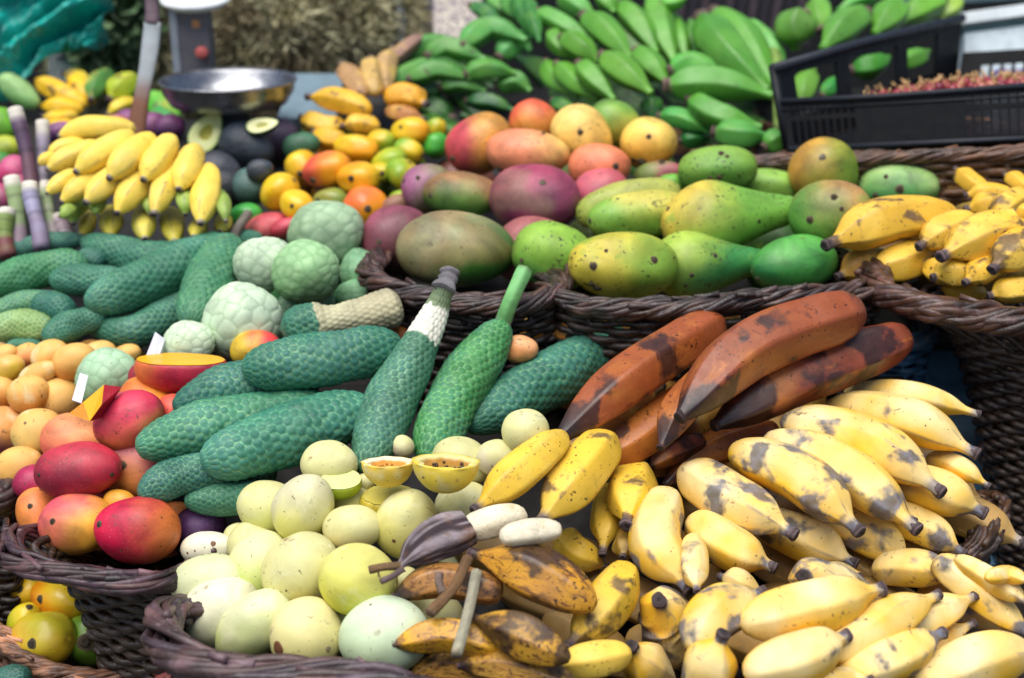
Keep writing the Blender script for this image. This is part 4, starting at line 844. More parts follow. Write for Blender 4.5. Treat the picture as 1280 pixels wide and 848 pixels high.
def make_round(it, parent, seed):
    kind = it['kind']; rs = random.Random(seed)
    asym = {'mango': .18, 'papaya': .05, 'pear': -.0, 'passion': .10, 'small': -.1, 'avocado': .35, 'cut': .1}[kind]
    p = {'mango': .47, 'papaya': .40, 'passion': .50, 'pear': .5, 'small': .46, 'avocado': .48, 'cut': .48}[kind]
    prof = lambda t: (4*t*(1-t))**p*(1+asym*(.5-t))
    if kind == 'pear':
        K = [(0, .0), (.02, .24), (.08, .38), (.2, .5), (.38, .72), (.58, .98), (.72, 1.0), (.85, .80), (.94, .50), (.985, .24), (1, 0)]; prof = lambda t: keyr(t, K)
    if kind == 'passion' and 'pointed' in it['label']:
        K = [(0, 0), (.02, .34), (.09, .66), (.25, .94), (.45, 1.0), (.65, .90), (.82, .62), (.93, .32), (.98, .14), (1, 0)]; K = [(1-a, b) for a, b in K][::-1]
        prof = lambda t: keyr(t, K)
    am = {'papaya': .035, 'small': .04, 'mango': .015, 'pear': .02}.get(kind, .012); nr = {'papaya': 5, 'small': 5}.get(kind, 3); ph = rs.random()*6
    def cross(TH, TT): return 1+am*np.cos(nr*TH+ph)*smooth(0, .3, TT)*(1-smooth(.7, 1, TT)*.3)+.02*np.sin(TH+TT*5+ph)
    def disp(TH, TT, R, L, r):
        q = np.stack([np.cos(TH)*1.3, np.sin(TH)*1.3, TT*L/R*.9+seed], -1)
        return R*(.14 if kind in ('passion', 'mango', 'papaya') else .07)*(fbm(q, seed, 2)-.5)*(r/R)
    V, F, t, th, I = sweep(it, prof, 40, 44, cross, 1 if kind != 'mango' else .96, disp)
    C = gradcol(it, V, I, seed)
    n = fbm(V/(I['R']*.5)+seed, seed+3, 3)
    if kind in ('mango', 'papaya', 'pear', 'small'):      # darker ring round the stalk scar
        e = (smooth(.975, 1, t)*.35)[:, None]; C = C*(1-e)+lin((90, 70, 40))*e
    bb = np.full(len(V), it.get('brs', -1.))
    nm = it.get('name', kind)
    if kind == 'cut':
        nv = np.array([0, .10 if 'mango' in nm else -.25, 1.]); nv /= np.linalg.norm(nv); c = V[:-2].mean(0); h = (V-c)@nv; lim = it['clip']*I['R']
        over = h > lim; V = V-np.maximum(h-lim, 0)[:, None]*nv
        FF = [f for f in F if not all(over[x] for x in f)]; FC = [f for f in F if all(over[x] for x in f)]
        body = finish(nm, V, FF, C, M['mango'], parent, it, {'bru': bb})
        edge = np.zeros(len(V), bool)
        for f in FC:
            for x in f: edge[x] = True
        Cf = np.tile(lin(it['flesh']), (len(V), 1))
        dist = np.linalg.norm((V-c)-((V-c)@nv)[:, None]*nv, axis=1); 
        V2 = V+nv*.0008
        fl = mesh_obj('flesh', V2, FC, M['flesh'], None, body.location, {'Col': Cf}, smoothed=False); fl.parent = body; fl.location = (0, 0, 0)
        return body
    matn = {'pear': 'papaya', 'mango': 'mango', 'papaya': 'papaya', 'passion': 'passion', 'small': 'small', 'avocado': 'avocado'}[kind]
    o = finish(nm, V, F, C, M[matn], parent, it, {'bru': bb})
    if kind in ('mango', 'small', 'papaya', 'pear') and seed not in EYE_OF:
        R = I['R']; P0, ax = I['P'][-1], I['T'][-1]
        s_ = make_nub(P0-ax*R*.03, ax, R*{'mango': .065, 'small': .11, 'papaya': .10, 'pear': .09}[kind]*(1.5 if it.get('nub') else 1), None, 'stalk_scar', (44, 36, 30) if kind != 'mango' else (60, 46, 34), .7, seed)
        w = np.array(s_.location); s_.parent = o; s_.location = w-np.array(o.location)
    return o
def make_half(it, parent, seed):
    d = it['d'].mean()+it['s']; px = it['px'].mean(0); a = np.linalg.norm(it['px'][1]-it['px'][0])/2; av = 'avocado' in it['name']
    C0 = W(px[0], px[1], d); R = a*d/FPX; n = np.array(it['nrm'], float); n /= np.linalg.norm(n)
    ex = (it['px'][1]-it['px'][0])/np.linalg.norm(it['px'][1]-it['px'][0]); X = RT*ex[0]-UP*ex[1]; X -= n*(X@n); X /= np.linalg.norm(X); Y = np.cross(n, X)
    ky = .62 if av else .98; dep = .62 if av else .95
    C0 = C0+n*R*(.05 if av else .42)
    ns = 56; th = np.arange(ns)*2*PI/ns
    def ring(rad, z, jit=0, asy=0):
        j = 1+jit*np.sin(th*9+seed)+jit*np.sin(th*5+1+seed)
        tx = rad*np.cos(th)*R; ty = rad*ky*np.sin(th)*R*(1-asy*np.cos(th))
        return C0+X*(tx*j)[:, None]+Y*(ty*j)[:, None]-n*R*z
    asy = .28 if av else 0
    def lath(prs, name, mat, cols, par):
        V = np.vstack([ring(r, z, jz, asy) for r, z, jz in prs]); F = grid_faces(len(prs), ns)
        C = np.vstack([np.tile(lin(c), (ns, 1)) for c in cols])
        o = mesh_obj(name, V, F, mat, None, None, {'Col': C, 'bru': np.full(len(V), -1.)})
        if par: w = np.array(o.location); o.parent = par; o.location = w-np.array(par.location)
        return o
    pr = [(.001, dep, 0)]+[(math.sin(x), dep*math.cos(x), .012) for x in np.linspace(.15, PI/2, 14)]+[(1.0, -.03, .035), (.93, -.04, .05)]
    body = lath(pr, it['name'], M['passion'] if not av else M['avocado'], [it['c0']]*4+[it.get('c1', it['c0'])]*(len(pr)-4), None)
    lath([(.93, -.04, .05), (.88, -.02, .04), (.74, .02, .05)] if not av else [(.955, -.04, .0), (.85, -.05, 0), (.5, -.045, 0), (.40, .0, 0)], 'flesh', M['flesh'], [it['rind'], it['flesh'], it['flesh']]+([it['flesh']] if av else []), body)
    pulp = [(.74, .02, .05), (.7, .10, .04), (.5, .17, .06), (.25, .14, .05), (.001, .15, 0)] if not av else [(.40, .0, 0), (.33, .12, 0), (.2, .22, 0), (.001, .26, 0)]
    lath(pulp, 'pulp' if not av else 'stone_hollow', M['flesh'], [it['flesh']]+[it['pulp']]*(len(pulp)-1), body)
    if it.get('seeds') is not None:
        for k in range(16 if it['seeds'] else 9):
            r = .62*math.sqrt(rng.random()); q = rng.random()*6.28; c = C0+X*R*r*math.cos(q)+Y*R*ky*r*math.sin(q)-n*R*.11
            V = []; 
            mb = MB(); mb.tube([c-X*R*.05, c-X*R*.025, c+X*R*.025, c+X*R*.05], [R*.01, R*.045, R*.045, R*.01], 6, c=lin((60, 44, 26) if it['seeds'] else (176, 112, 40)))
            s_ = mb.build('seed', M['flesh']); w = np.array(s_.location); s_.parent = body; s_.location = w-np.array(body.location)
    return body
def make_stalk(it, parent, seed):
    K = [(0, 1.0), (.3, .95), (.7, .95), (.92, 1.0), (1, .95)]
    if it.get('ends'): K = [(0, .0), (.03, .42), (.12, .76), (.35, 1), (.65, 1), (.84, .84), (.94, .6), (.985, .35), (1, 0)]
    if it.get('rings'): K = [(0, 1.15), (.2, 1.05), (.4, .8), (.55, .95), (.7, .7), (.85, .95), (1, .8)]
    V, F, t, th, I = sweep(it, lambda t: keyr(t, K), 26, 20, (lambda TH, TT: 1+.06*np.cos(TH*5+seed)), .95)
    n = fbm(V/(I['R']*.6)+seed, seed, 3)[:, None]; C = np.tile(lin(it['c0']), (len(V), 1))*(.75+.5*n)
    e = (smooth(.93, 1, t) if not it.get('ends') else smooth(.96, 1, t)*.5)[:, None]; C = C*(1-e*.6)+lin((90, 74, 60))*e*.6
    if it.get('c0')[1] > 160 and it['hand'] and it['hand']['name'] == 'monstera_fruit':
        e = smooth(.14, .04, t)[:, None]; C = C*(1-e)+lin((150, 140, 140))*e
    nm = 'flesh' if it.get('ends') and parent else ('stalk' if parent else it.get('name', 'stalk'))
    return finish(nm, V, F, C, M['cream'] if it.get('ends') else M['nub'] if it.get('rings') or it['c0'][0] < 200 and it['c0'][1] < 160 else M['plain'], parent, it)
def make_peel(it, parent, seed):
    K = [(0, .16), (.08, .2), (.22, .55), (.5, .92), (.8, 1.0), (1, .82)]
    def cross(TH, TT): return 1+.10*np.cos(4*TH+seed)+.05*np.sin(9*TH+TT*6)
    V, F, t, th, I = sweep(it, lambda t: keyr(t, K), 30, 40, cross, .55)
    n = fbm(np.column_stack([np.cos(th)*2.5, np.sin(th)*2.5, t*1.2])*1.6+seed, seed, 3)[:, None]
    f = smooth(.46, .70, n+.18*(np.cos(4*th+seed)[:, None])*.5); C = lin((52, 38, 44))*(1-f)+lin((146, 134, 140))*f; g = smooth(.55, .75, fbm(V/(I['R']*.35), seed+2, 3))[:, None]*.6; C = C*(1-g)+lin((120, 82, 50))*g
    e = smooth(.16, .02, t)[:, None]; C = C*(1-e)+lin((130, 120, 124))*e
    return finish('peel', V, F, C, M['nub'], parent, it)
MAKE = dict(banana=make_banana, ripe=make_banana, brown=make_banana, red=make_banana, green=make_banana, monstera=make_monstera, cherimoya=make_cherimoya,
            mango=make_round, papaya=make_round, pear=make_round, passion=make_round, small=make_round, avocado=make_round, cut=make_round, half=make_half, stalk=make_stalk, peel=make_peel)
EYE_OF = {}
for tile, x, y, sz in EYES:
    if not sz: continue
    px, py = TO[tile][0]+x/ZZ, TO[tile][1]+y/ZZ; best = None
    for i, it in enumerate(ITEMS):
        if it.get('fill') or it['kind'] not in ('mango', 'papaya', 'pear', 'small', 'passion'): continue
        a, b = it['px'][0], it['px'][1]; m = (a+b)/2; ax = b-a; L_ = np.linalg.norm(ax)/2+1e-6; ax = ax/(2*L_); dlt = np.array([px, py])-m
        L2 = max(L_, it['w']); u = dlt@ax/L2; v = (dlt[0]*-ax[1]+dlt[1]*ax[0])/it['w']
        if u*u+v*v < 1.0: best = i
    if best is not None: EYE_OF.setdefault(best, []).append((px, py, sz/ZZ))
def add_eyes(o, i, it):
    es = EYE_OF.get(i, ())
    if not es: return
    me = o.data; n = len(me.vertices); co = np.zeros(n*3); me.vertices.foreach_get('co', co); co = co.reshape(-1, 3)+np.array(o.location)
    nm = np.zeros(n*3); me.vertices.foreach_get('normal', nm); nm = nm.reshape(-1, 3)
    rel = co-CAM; dep = rel@FW; X = 640+rel@RT/dep*FPX; Y = 424-rel@UP/dep*FPX; face = (nm*rel).sum(1) < 0
    for k, (px, py, r) in enumerate(es):
        q = np.hypot(X-px, Y-py)+np.where(face, 0, 1e4); js = np.argsort(q)[:3]; w = 1/(q[js]+.5); w /= w.sum()
        P0 = (co[js]*w[:, None]).sum(0); N0 = (nm[js]*w[:, None]).sum(0); N0 /= np.linalg.norm(N0); R = r*.78*dep[js[0]]/FPX
        rs = random.Random(i*31+k); flat_ = it['kind'] == 'passion' or rs.random() < .25
        # a low irregular scab or a stalk stub, lying on the skin
        u = np.cross(N0, [.3, .2, .9]); u /= np.linalg.norm(u); v = np.cross(N0, u); m = 22; th = np.arange(m)*2*PI/m
        pr = [(1.0, -.02), (.92, .035), (.6, .06), (.25, .05), (.01, .05)] if flat_ else [(1.25, -.05), (.95, .07), (.7, .16), (.62, .42), (.42, .5), (.2, .34), (.01, .34)]
        jag = 1+.06*np.sin(th*3+rs.random()*6)+.03*np.sin(th*5+rs.random()*6)
        bx = co-P0; near = (np.linalg.norm(bx, axis=1) < 3*R); curv = 0
        RR = max(it['w']*dep[js[0]]/FPX, R*1.5)
        V = np.vstack([P0+(rr*R*jag*np.cos(th))[:, None]*u+(rr*R*jag*np.sin(th))[:, None]*v+N0*(z*R-(rr*R)**2/(2*RR)*(1 if flat_ else .8)+.0005) for rr, z in pr])
        base = lin((112, 72, 46) if it['kind'] == 'passion' else (74, 62, 44)); C = np.vstack([np.tile(base*f, (m, 1)) for f in ([1.3, 1., .9, 1.1, 1.] if flat_ else [2.2, 1.3, .8, .9, .7, .45, .4])])
        e_ = mesh_obj('scar' if flat_ else 'stalk_scar', V, grid_faces(len(pr), m), M['nub'] if not flat_ else M['passion'], None, None, {'Col': C, 'bru': np.full(len(V), -1.)})
        w_ = np.array(e_.location); e_.parent = o; e_.location = w_-np.array(o.location)
done = {}
for i, it in enumerate(ITEMS):
    h = it['hand']
    if h is not None:
        if id(h) not in done:
            its = [x for x in ITEMS if x['hand'] is h]
            st = np.mean([W(x['px'][0][0], x['px'][0][1], x['d'][0]+x['s']) for x in its], axis=0)
            e = empty(h['name'], st); done[id(h)] = tag(e, h['label'], h['cat'], h.get('group')); h['it'] = its
        if it['kind'] == 'banana' or it['kind'] in M: it.setdefault('c0', h['c0'])
        it.setdefault('c0', h['c0']); MAKE[it['kind']](it, done[id(h)], i)
    else:
        o = MAKE[it['kind']](it, None, i); add_eyes(o, i, it); tag(o, it['label'], it['cat'], it.get('group'))
# ---------------------------------------------------------------- baskets
def loop_from(front, back=.42, rise=.12, squeeze=.5, n=160):
    """front: (px,py,depth) of the near rim, left to right; closed behind in the world"""
    F_ = [W(*p) for p in front]; a, b = F_[0], F_[-1]
    up = np.array([0, back, rise]); m = (a+b)/2
    q = squeeze; bk = [b+up*.5+(m-b)*q*.5, b+up*.95+(m-b)*q, m+up*1.12, a+up*.95+(m-a)*q, a+up*.5+(m-a)*q*.5]
    return resample(spline(F_+bk, 400, True), n, True)
def make_basket(name, label, front, rod=.0075, drop=.16, taper=.82, cr=(60, 44, 46), cw=(44, 33, 28), back=.42, rise=.12, twist=.10, rows=None, wall=True, amp=1.0, seed=0, base=True, wr=.0045, tpow=1., shift=0., sq=.5):
    LP = loop_from(front, back, rise, sq); cen = LP.mean(0)
    root = empty(name, cen-np.array([0, 0, drop])); tag(root, label, 'basket')
    P = resample(LP, 420, True); T, N, Bn = frames(P, True, np.array([0, 0, 1.]))
    length = np.linalg.norm(np.roll(P, -1, 0)-P, axis=1).sum(); s = np.arange(420)/420
    mb = MB(); turns = round(length/twist/2); rs = random.Random(seed)
    NG = 5; rg = rod*2.0; rod = rod*.95
    for g in range(NG):
        ph0 = 2*PI*g/NG
        for k in (-1, 0, 1):
            wob = rs.random()*6; a = 2*PI*s*turns+ph0+.5*np.sin(s*2*PI*turns*.5+g)+k*.42
            sq = .75+.5*noise3(np.column_stack([s*30, s*0+g, s*0+seed]), 5)
            off = (np.cos(a)*rg*1.35*sq)[:, None]*Bn+(np.sin(a)*rg*sq*.9)[:, None]*N
            off += (rod*.5*np.sin(s*2*PI*(turns*2.7)+wob))[:, None]*N+(rod*.4*np.cos(s*2*PI*(turns*1.9)+wob))[:, None]*Bn
            rad = rod*(.75+.45*noise3(np.column_stack([s*80, s*0+g, s*0+k]), seed))
            q = P+off; n = noise3(np.column_stack([s*90+g*7, s*0+k, s*0]), seed)[:, None]
            mb.tube(q, rad, 8, True, np.repeat((lin(cr)*(1-(k_m := rs.random()))+lin(np.array(cr)*.6+np.array((40, 24, 14)))*k_m)*(.4+1.1*n)*(.7+.6*rs.random()), 8, axis=0))
    for k in range(int(length/.045)):      # cut rod ends sticking out of the braid
        i = rs.randrange(420); sg = rs.choice((-1, 1)); q = P[i]+Bn[i]*rg*rs.uniform(-1.2, 1.2)+N[i]*rg*rs.uniform(.2, .9); e = T[i]*sg*rs.uniform(.02, .05)+Bn[i]*rs.uniform(-.012, .012)+N[i]*rs.uniform(.0, .012)
        mb.tube([q-e*.6, q, q+e*.6, q+e], rod*rs.uniform(.6, .95), 7, False, lin(np.array(cr)*rs.uniform(.8, 1.5)+np.array((14, 8, 2))))
    mb.build('rim', M['wicker'], root)
    if wall:
        nst = int(length/.026); pr = 420; rows = rows or int(drop/(wr*2.0)); mb = MB()
        for r_ in range(rows):
            f = (r_+.5)/rows; sc = 1-(1-taper)*f**tpow
            Q = (P-cen)*np.array([sc, sc, 1])+cen-np.array([-shift*f**tpow, 0, drop*f+rod*2.0])
            nn = Q-cen; nn[:, 2] = 0; nn /= np.linalg.norm(nn, axis=1)[:, None]
            Q = Q+nn*(.0035*amp*np.sin(2*PI*s*nst/2+PI*(r_ % 2)))[:, None]
            Q[:, 2] += .0012*np.sin(s*47+r_*2.1)
            n = noise3(np.column_stack([s*70, s*0+r_*3.1, s*0]), seed)[:, None]
            mb.tube(Q, wr*(.85+.3*n[:, 0]), 6, True, np.repeat(lin(cw)*(.6+.8*n), 6, axis=0))
        for k in range(nst):
            j = int(k/nst*420); top = P[j]; fs = np.linspace(0, 1, 7); bot = [(P[j]-cen)*np.array([1-(1-taper)*q**tpow]*2+[1])+cen-np.array([-shift*q**tpow, 0, drop*q]) for q in fs]
            mb.tube(bot, wr*.9, 5, False, lin(np.array(cw)*.8))
        mb.build('wall', M['wicker'], root)
    if base:
        fq = min(.8, .15/drop); sc = (1-(1-taper)*fq**tpow)*.96; Q = (P[::6]-cen)*np.array([sc, sc, 1])+cen-np.array([-shift*fq**tpow, 0, fq*drop]); k = len(Q)
        V = np.vstack([Q, Q.mean(0)]); mb = MB().add(V, [(i, (i+1) % k, k) for i in range(k)], lin((30, 22, 18))); mb.build('lining', M['wicker'], root)
    return root
fr = lambda *a: [(x, y, d) for x, y, d in a]
make_basket('wicker_basket', 'dark braided basket holding the purple and green mangoes', fr((462, 338, 1.76), (472, 352, 1.71), (505, 366, 1.68), (580, 378, 1.655), (640, 383, 1.65), (684, 372, 1.66), (700, 350, 1.70)), .0042, .17, .9, seed=1, rise=-.02)
make_basket('wicker_basket', 'dark braided basket carrying the papayas', fr((684, 345, 1.74), (690, 364, 1.67), (740, 382, 1.64), (850, 384, 1.62), (960, 375, 1.62), (1050, 366, 1.63), (1100, 352, 1.68)), .0042, .15, .9, seed=2, rise=-.02, cr=(56, 46, 50))
make_basket('wicker_basket', 'brown braided basket under the heap of spotted ripe bananas', fr((1096, 338, 1.72), (1104, 366, 1.64), (1160, 384, 1.60), (1230, 396, 1.585), (1330, 406, 1.575), (1480, 410, 1.575), (1580, 380, 1.62)), .0055, .36, .50, tpow=.35, shift=.085, seed=3, back=.24, sq=.9, cr=(74, 50, 46), cw=(62, 47, 38), rise=-.02)
make_basket('wicker_basket', 'dark braided basket heaped with red and orange mangoes', fr((46, 676, 1.51), (24, 668, 1.475), (10, 676, 1.45), (18, 698, 1.42), (60, 713, 1.40), (115, 722, 1.39), (175, 728, 1.395), (222, 724, 1.42), (255, 700, 1.50)), .0039, .26, .60, tpow=.3, shift=.045, sq=.9, seed=4, cr=(68, 50, 60), cw=(60, 46, 34), back=.22, twist=.14, rise=-.12)
make_basket('wicker_basket', 'thick-braided basket filled with pale passion fruits and small bananas', fr((224, 762, 1.37), (203, 788, 1.32), (212, 812, 1.27), (262, 832, 1.24), (340, 842, 1.23), (440, 850, 1.22), (520, 870, 1.21), (640, 905, 1.21), (900, 930, 1.21), (1250, 930, 1.22), (1400, 880, 1.28)), .0052, .2, .85, seed=5, cr=(78, 64, 76), back=.10, rise=-.07, twist=.16, sq=.5)
make_basket('wicker_basket', 'brown wicker basket rim showing behind the pale bananas', fr((1140, 706, 1.56), (1170, 706, 1.52), (1205, 694, 1.50), (1232, 668, 1.50), (1242, 630, 1.55)), .0045, .12, .8, seed=6, cr=(52, 38, 30), cw=(60, 44, 32), back=.08, rise=-.02, base=False)
make_basket('wicker_basket', 'small tan wicker basket of yellow fruits in the lowest corner', fr((-30, 760, 1.62), (4, 796, 1.55), (34, 824, 1.52), (80, 842, 1.50), (150, 850, 1.50), (210, 840, 1.52)), .003, .10, .85, seed=7, cr=(156, 112, 88), cw=(120, 84, 62), back=.22, rise=.06, twist=.06)
make_basket('wicker_basket', 'dark basket edge under the yellow passion fruits', fr((-120, 616, 1.60), (-40, 624, 1.58), (4, 624, 1.58), (22, 606, 1.61)), .006, .25, .9, seed=8, cr=(60, 46, 52), back=.10, rise=-.13)
make_basket('wicker_basket', 'woven tray behind the papayas with the black crate standing on it', fr((880, 200, 2.02), (945, 202, 1.98), (1100, 198, 1.92), (1290, 190, 1.86), (1400, 184, 1.86)), .0035, .16, .96, seed=9, cr=(96, 66, 50), cw=(104, 72, 44), back=.3, rise=-.02, base=False, wr=.006)
make_basket('wicker_basket', 'blue-painted wicker basket in the shade below the ripe bananas', fr((1060, 412, 1.80), (1110, 425, 1.78), (1145, 425, 1.78), (1162, 408, 1.82)), .004, .16, .86, seed=10, cr=(60, 96, 130), cw=(64, 106, 146), back=.3, rise=.05, base=False)
# ---------------------------------------------------------------- stand, ground, back
def sheet(name, pts, mat, col, kind=None, thick=.012, label=None, cat=None):
    P = [W(*p) if len(p) == 3 and not isinstance(p, np.ndarray) else np.asarray(p) for p in pts]
    n = np.cross(P[1]-P[0], P[3]-P[0]); n /= np.linalg.norm(n)
    V = P+[p-n*thick for p in P]
    mb = MB().add(V, [(0, 1, 2, 3), (7, 6, 5, 4), (0, 4, 5, 1), (1, 5, 6, 2), (2, 6, 7, 3), (3, 7, 4, 0)], lin(col))
    o = mb.build(name, mat, None, smoothed=False); tag(o, label, cat, kind=kind); return o
def shelf(pl, pa, pb, xa, xb, off, label, col=(15, 12, 11)):  # board added near black, its colour standing in for shade in the gaps
    da, db = D(pl, pa)+off, D(pl, pb)+off
    return sheet('display_shelf', [(xa, pa, da), (xb, pa, da), (xb, pb, db), (xa, pb, db)], M['plain'], col, label=label, cat='shelf')
shelf('front', 900, 470, 300, 1130, .18, 'sloping board darkened as gap shade under the pale passion fruits and small bananas')
shelf('mid', 660, 380, 60, 940, .22, 'sloping board darkened as gap shade under the scaly green fruits')
shelf('upl', 520, 250, -120, 470, .15, 'sloping board darkened as gap shade under the cherimoyas')
shelf('back', 430, 130, 440, 1420, .22, 'sloping board darkened as gap shade under the mangoes and papayas')
shelf('tam', 300, 150, -160, 560, .16, 'sloping board darkened as gap shade under the avocados and small bananas')
shelf('grn', 230, 110, 440, 1100, .16, 'sloping board darkened as gap shade under the green banana bunches')
sheet('stall_cloth', [(1040, 900, 1.72), (1420, 900, 1.72), (1420, 330, 2.02), (1040, 330, 2.02)], M['tarp'], (120, 172, 212), label='grey-blue plastic sheet hanging behind the wicker baskets', cat='plastic sheet')
g = MB(); 
V = np.array([(-60, -60, 0), (60, -60, 0), (60, 60, 0), (-60, 60, 0)], float); g.add(V, [(0, 1, 2, 3)], lin((84, 84, 84))); tag(g.build('ground', M['plain'], smoothed=False), kind='structure')
# stall stand body below the boards
mb = MB(); mb.box((0, 1.75, .40), (1.3, 0, 0), (0, .45, 0), (0, 0, .26), lin((40, 32, 28))); 
for x in (-1.2, 1.2):
    for y in (1.35, 2.15): mb.box((x, y, .07), (.03, 0, 0), (0, .03, 0), (0, 0, .07), lin((40, 32, 28)))
tag(mb.build('display_stand', M['plain'], smoothed=False), 'dark wooden stand carrying the whole display', 'stand')
# dark hall behind
wl = sheet('back_wall', [np.array([-4., 4.4, -.0]), np.array([4., 4.4, 0]), np.array([4., 4.4, 1.9]), np.array([-4., 4.4, 1.9])], M['plain'], (12, 14, 15), label='dark wall at the back of the market stall', cat='wall')
# ---------------------------------------------------------------- herbs
def herb(label, px, py, d, rx, ry, rz, col, n=2600, ln=.03, seed=0, name='dried_herb_bunch', cat='dried herbs', wide=.0013, grp='dried herb bunches hanging at the back'):
    r = np.random.default_rng(seed); c = W(px, py, d); n = int(n*3.2)
    u = r.normal(size=(n, 3)); u /= np.linalg.norm(u, axis=1)[:, None]; rad = r.random(n)**.45
    lumpy = 1+.35*(fbm(u*2.2+seed, seed, 2)-.5)*2
    P = c+u*(rad*lumpy)[:, None]*np.array([rx, ry, rz])
    dr = u*.6+r.normal(size=(n, 3))*.6+np.array([0, 0, -.25]); dr /= np.linalg.norm(dr, axis=1)[:, None]
    sd_ = np.cross(dr, r.normal(size=(n, 3))); sd_ /= np.linalg.norm(sd_, axis=1)[:, None]
    L = ln*(.5+r.random(n))[:, None]; w = wide*(.5+r.random(n))[:, None]
    V = np.stack([P-sd_*w, P+sd_*w, P+dr*L*.6+sd_*w*1.3, P+dr*L, P+dr*L*.6-sd_*w*1.3], 1).reshape(-1, 3)
    F = [(5*i, 5*i+1, 5*i+2, 5*i+3, 5*i+4) for i in range(n)]
    cc = np.array([lin(k) for k in col]); f = fbm(P/(min(rx, rz)*.45)+seed, seed, 2); idx = np.clip(((f-.28)/.44+r.normal(0, .12, n))*len(cc), 0, len(cc)-1).astype(int)
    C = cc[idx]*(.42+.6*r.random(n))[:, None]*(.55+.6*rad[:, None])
    o = mesh_obj(name, V, F, M['leafy'], None, None, {'Col': np.repeat(C, 5, axis=0)}, smoothed=False); tag(o, label, cat, grp); return o
TAN = [(140, 126, 96), (182, 174, 136), (206, 202, 164), (170, 160, 120)]; OLV = [(116, 122, 80), (164, 168, 120), (196, 196, 152)]; PNK = [(150, 110, 100), (188, 152, 136), (210, 186, 168), (150, 124, 100)]
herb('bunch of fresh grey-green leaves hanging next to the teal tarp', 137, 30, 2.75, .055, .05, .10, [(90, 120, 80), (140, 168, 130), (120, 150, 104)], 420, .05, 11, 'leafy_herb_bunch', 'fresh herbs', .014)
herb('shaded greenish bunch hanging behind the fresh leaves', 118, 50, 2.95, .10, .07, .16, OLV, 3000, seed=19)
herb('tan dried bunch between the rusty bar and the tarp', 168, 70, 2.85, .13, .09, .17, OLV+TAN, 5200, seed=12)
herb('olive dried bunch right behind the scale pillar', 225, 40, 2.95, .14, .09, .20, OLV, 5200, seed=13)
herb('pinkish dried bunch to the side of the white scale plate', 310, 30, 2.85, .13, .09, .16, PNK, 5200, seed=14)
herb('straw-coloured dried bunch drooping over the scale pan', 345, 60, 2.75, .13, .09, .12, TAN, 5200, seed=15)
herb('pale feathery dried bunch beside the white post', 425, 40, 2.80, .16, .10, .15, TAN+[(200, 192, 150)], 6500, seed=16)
herb('dusty pink dried bunch high behind the feathery one', 395, -10, 2.95, .14, .08, .10, PNK, 4200, seed=17)
# ---------------------------------------------------------------- teal tarp
nx, ny = 90, 60; U, Vv = np.meshgrid(np.linspace(0, 1, nx), np.linspace(0, 1, ny)); quad = [W(-90, -60, 2.45), W(170, -70, 2.6), W(128, 72, 2.5), W(-50, 122, 2.35)]
tp = (1-U)[..., None]*(1-Vv)[..., None]*quad[0]+U[..., None]*(1-Vv)[..., None]*quad[1]+U[..., None]*Vv[..., None]*quad[2]+(1-U)[..., None]*Vv[..., None]*quad[3]
q = np.stack([U*3+Vv*2.5, Vv*1.2-U*.8, U*0], -1); fo = fbm(q*2.2, 4, 4)-.5; fo2 = np.abs(np.sin((U*1.1+Vv*1.9+.25*fo)*7))**.7
tp = tp+(np.array([0, -1, .3])*(.16*fo+.045*fo2)[..., None]); tp[..., 2] -= .03*np.sin(U*6)*(Vv > .9)
F = [(i*nx+j, i*nx+j+1, (i+1)*nx+j+1, (i+1)*nx+j) for i in range(ny-1) for j in range(nx-1)]
Ct = lin((10, 150, 140))*(.7+.7*(fo+.5)).reshape(-1, 1)
tag(mesh_obj('tarp', tp.reshape(-1, 3), F, M['tarp'], None, None, {'Col': Ct}), 'crumpled teal plastic tarp at the back corner', 'tarp')
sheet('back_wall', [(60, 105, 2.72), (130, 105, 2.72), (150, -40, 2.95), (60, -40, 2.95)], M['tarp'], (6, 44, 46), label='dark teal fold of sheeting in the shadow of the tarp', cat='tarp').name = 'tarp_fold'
# ---------------------------------------------------------------- weighing scale
def lathe(mb, c, prs, n=48, ax=np.array([0, 0, 1.]), col=(180, 180, 184), kx=1.0):
    ax = ax/np.linalg.norm(ax); X = np.array([1., 0, 0]); X -= ax*(X@ax); X /= np.linalg.norm(X); Y = np.cross(ax, X); th = np.arange(n)*2*PI/n
    V = np.vstack([c+ax*z+r*(np.cos(th)[:, None]*X*kx+np.sin(th)[:, None]*Y) for r, z in prs]); mb.add(V, grid_faces(len(prs), n), lin(col)); return mb
pc = W(285, 103, 2.18); k_ = 2.18/FPX
sc = empty('weighing_scale', pc-np.array([0, -.02, .12])); tag(sc, 'steel weighing scale with a wide round pan and an upright grey column', 'weighing scale')
mb = MB(); R_ = 86*k_; lathe(mb, pc, [(.001, -R_*.36), (R_*.6, -R_*.36), (R_*.84, -R_*.30), (R_*.95, -R_*.12), (R_*.97, 0), (R_*1.0, .003), (R_*.985, .006), (R_*.95, 0), (R_*.9, -R_*.1), (R_*.76, -R_*.30), (.001, -R_*.38)], col=(150, 152, 158)); mb.build('pan', M['metal'], sc)
mb = MB(); lathe(mb, pc-np.array([0, 0, .075]), [(.001, -.07), (.05, -.07), (.048, 0), (.03, .015), (.03, .035), (.001, .035)], col=(60, 66, 74)); mb.box(pc+np.array([0, 0, -.155]), (.11, 0, 0), (0, .08, 0), (0, 0, .025), lin((70, 78, 88))); mb.build('base', M['plain'], sc)
c2 = W(246, 55, 2.34); h_ = 46*2.34/FPX
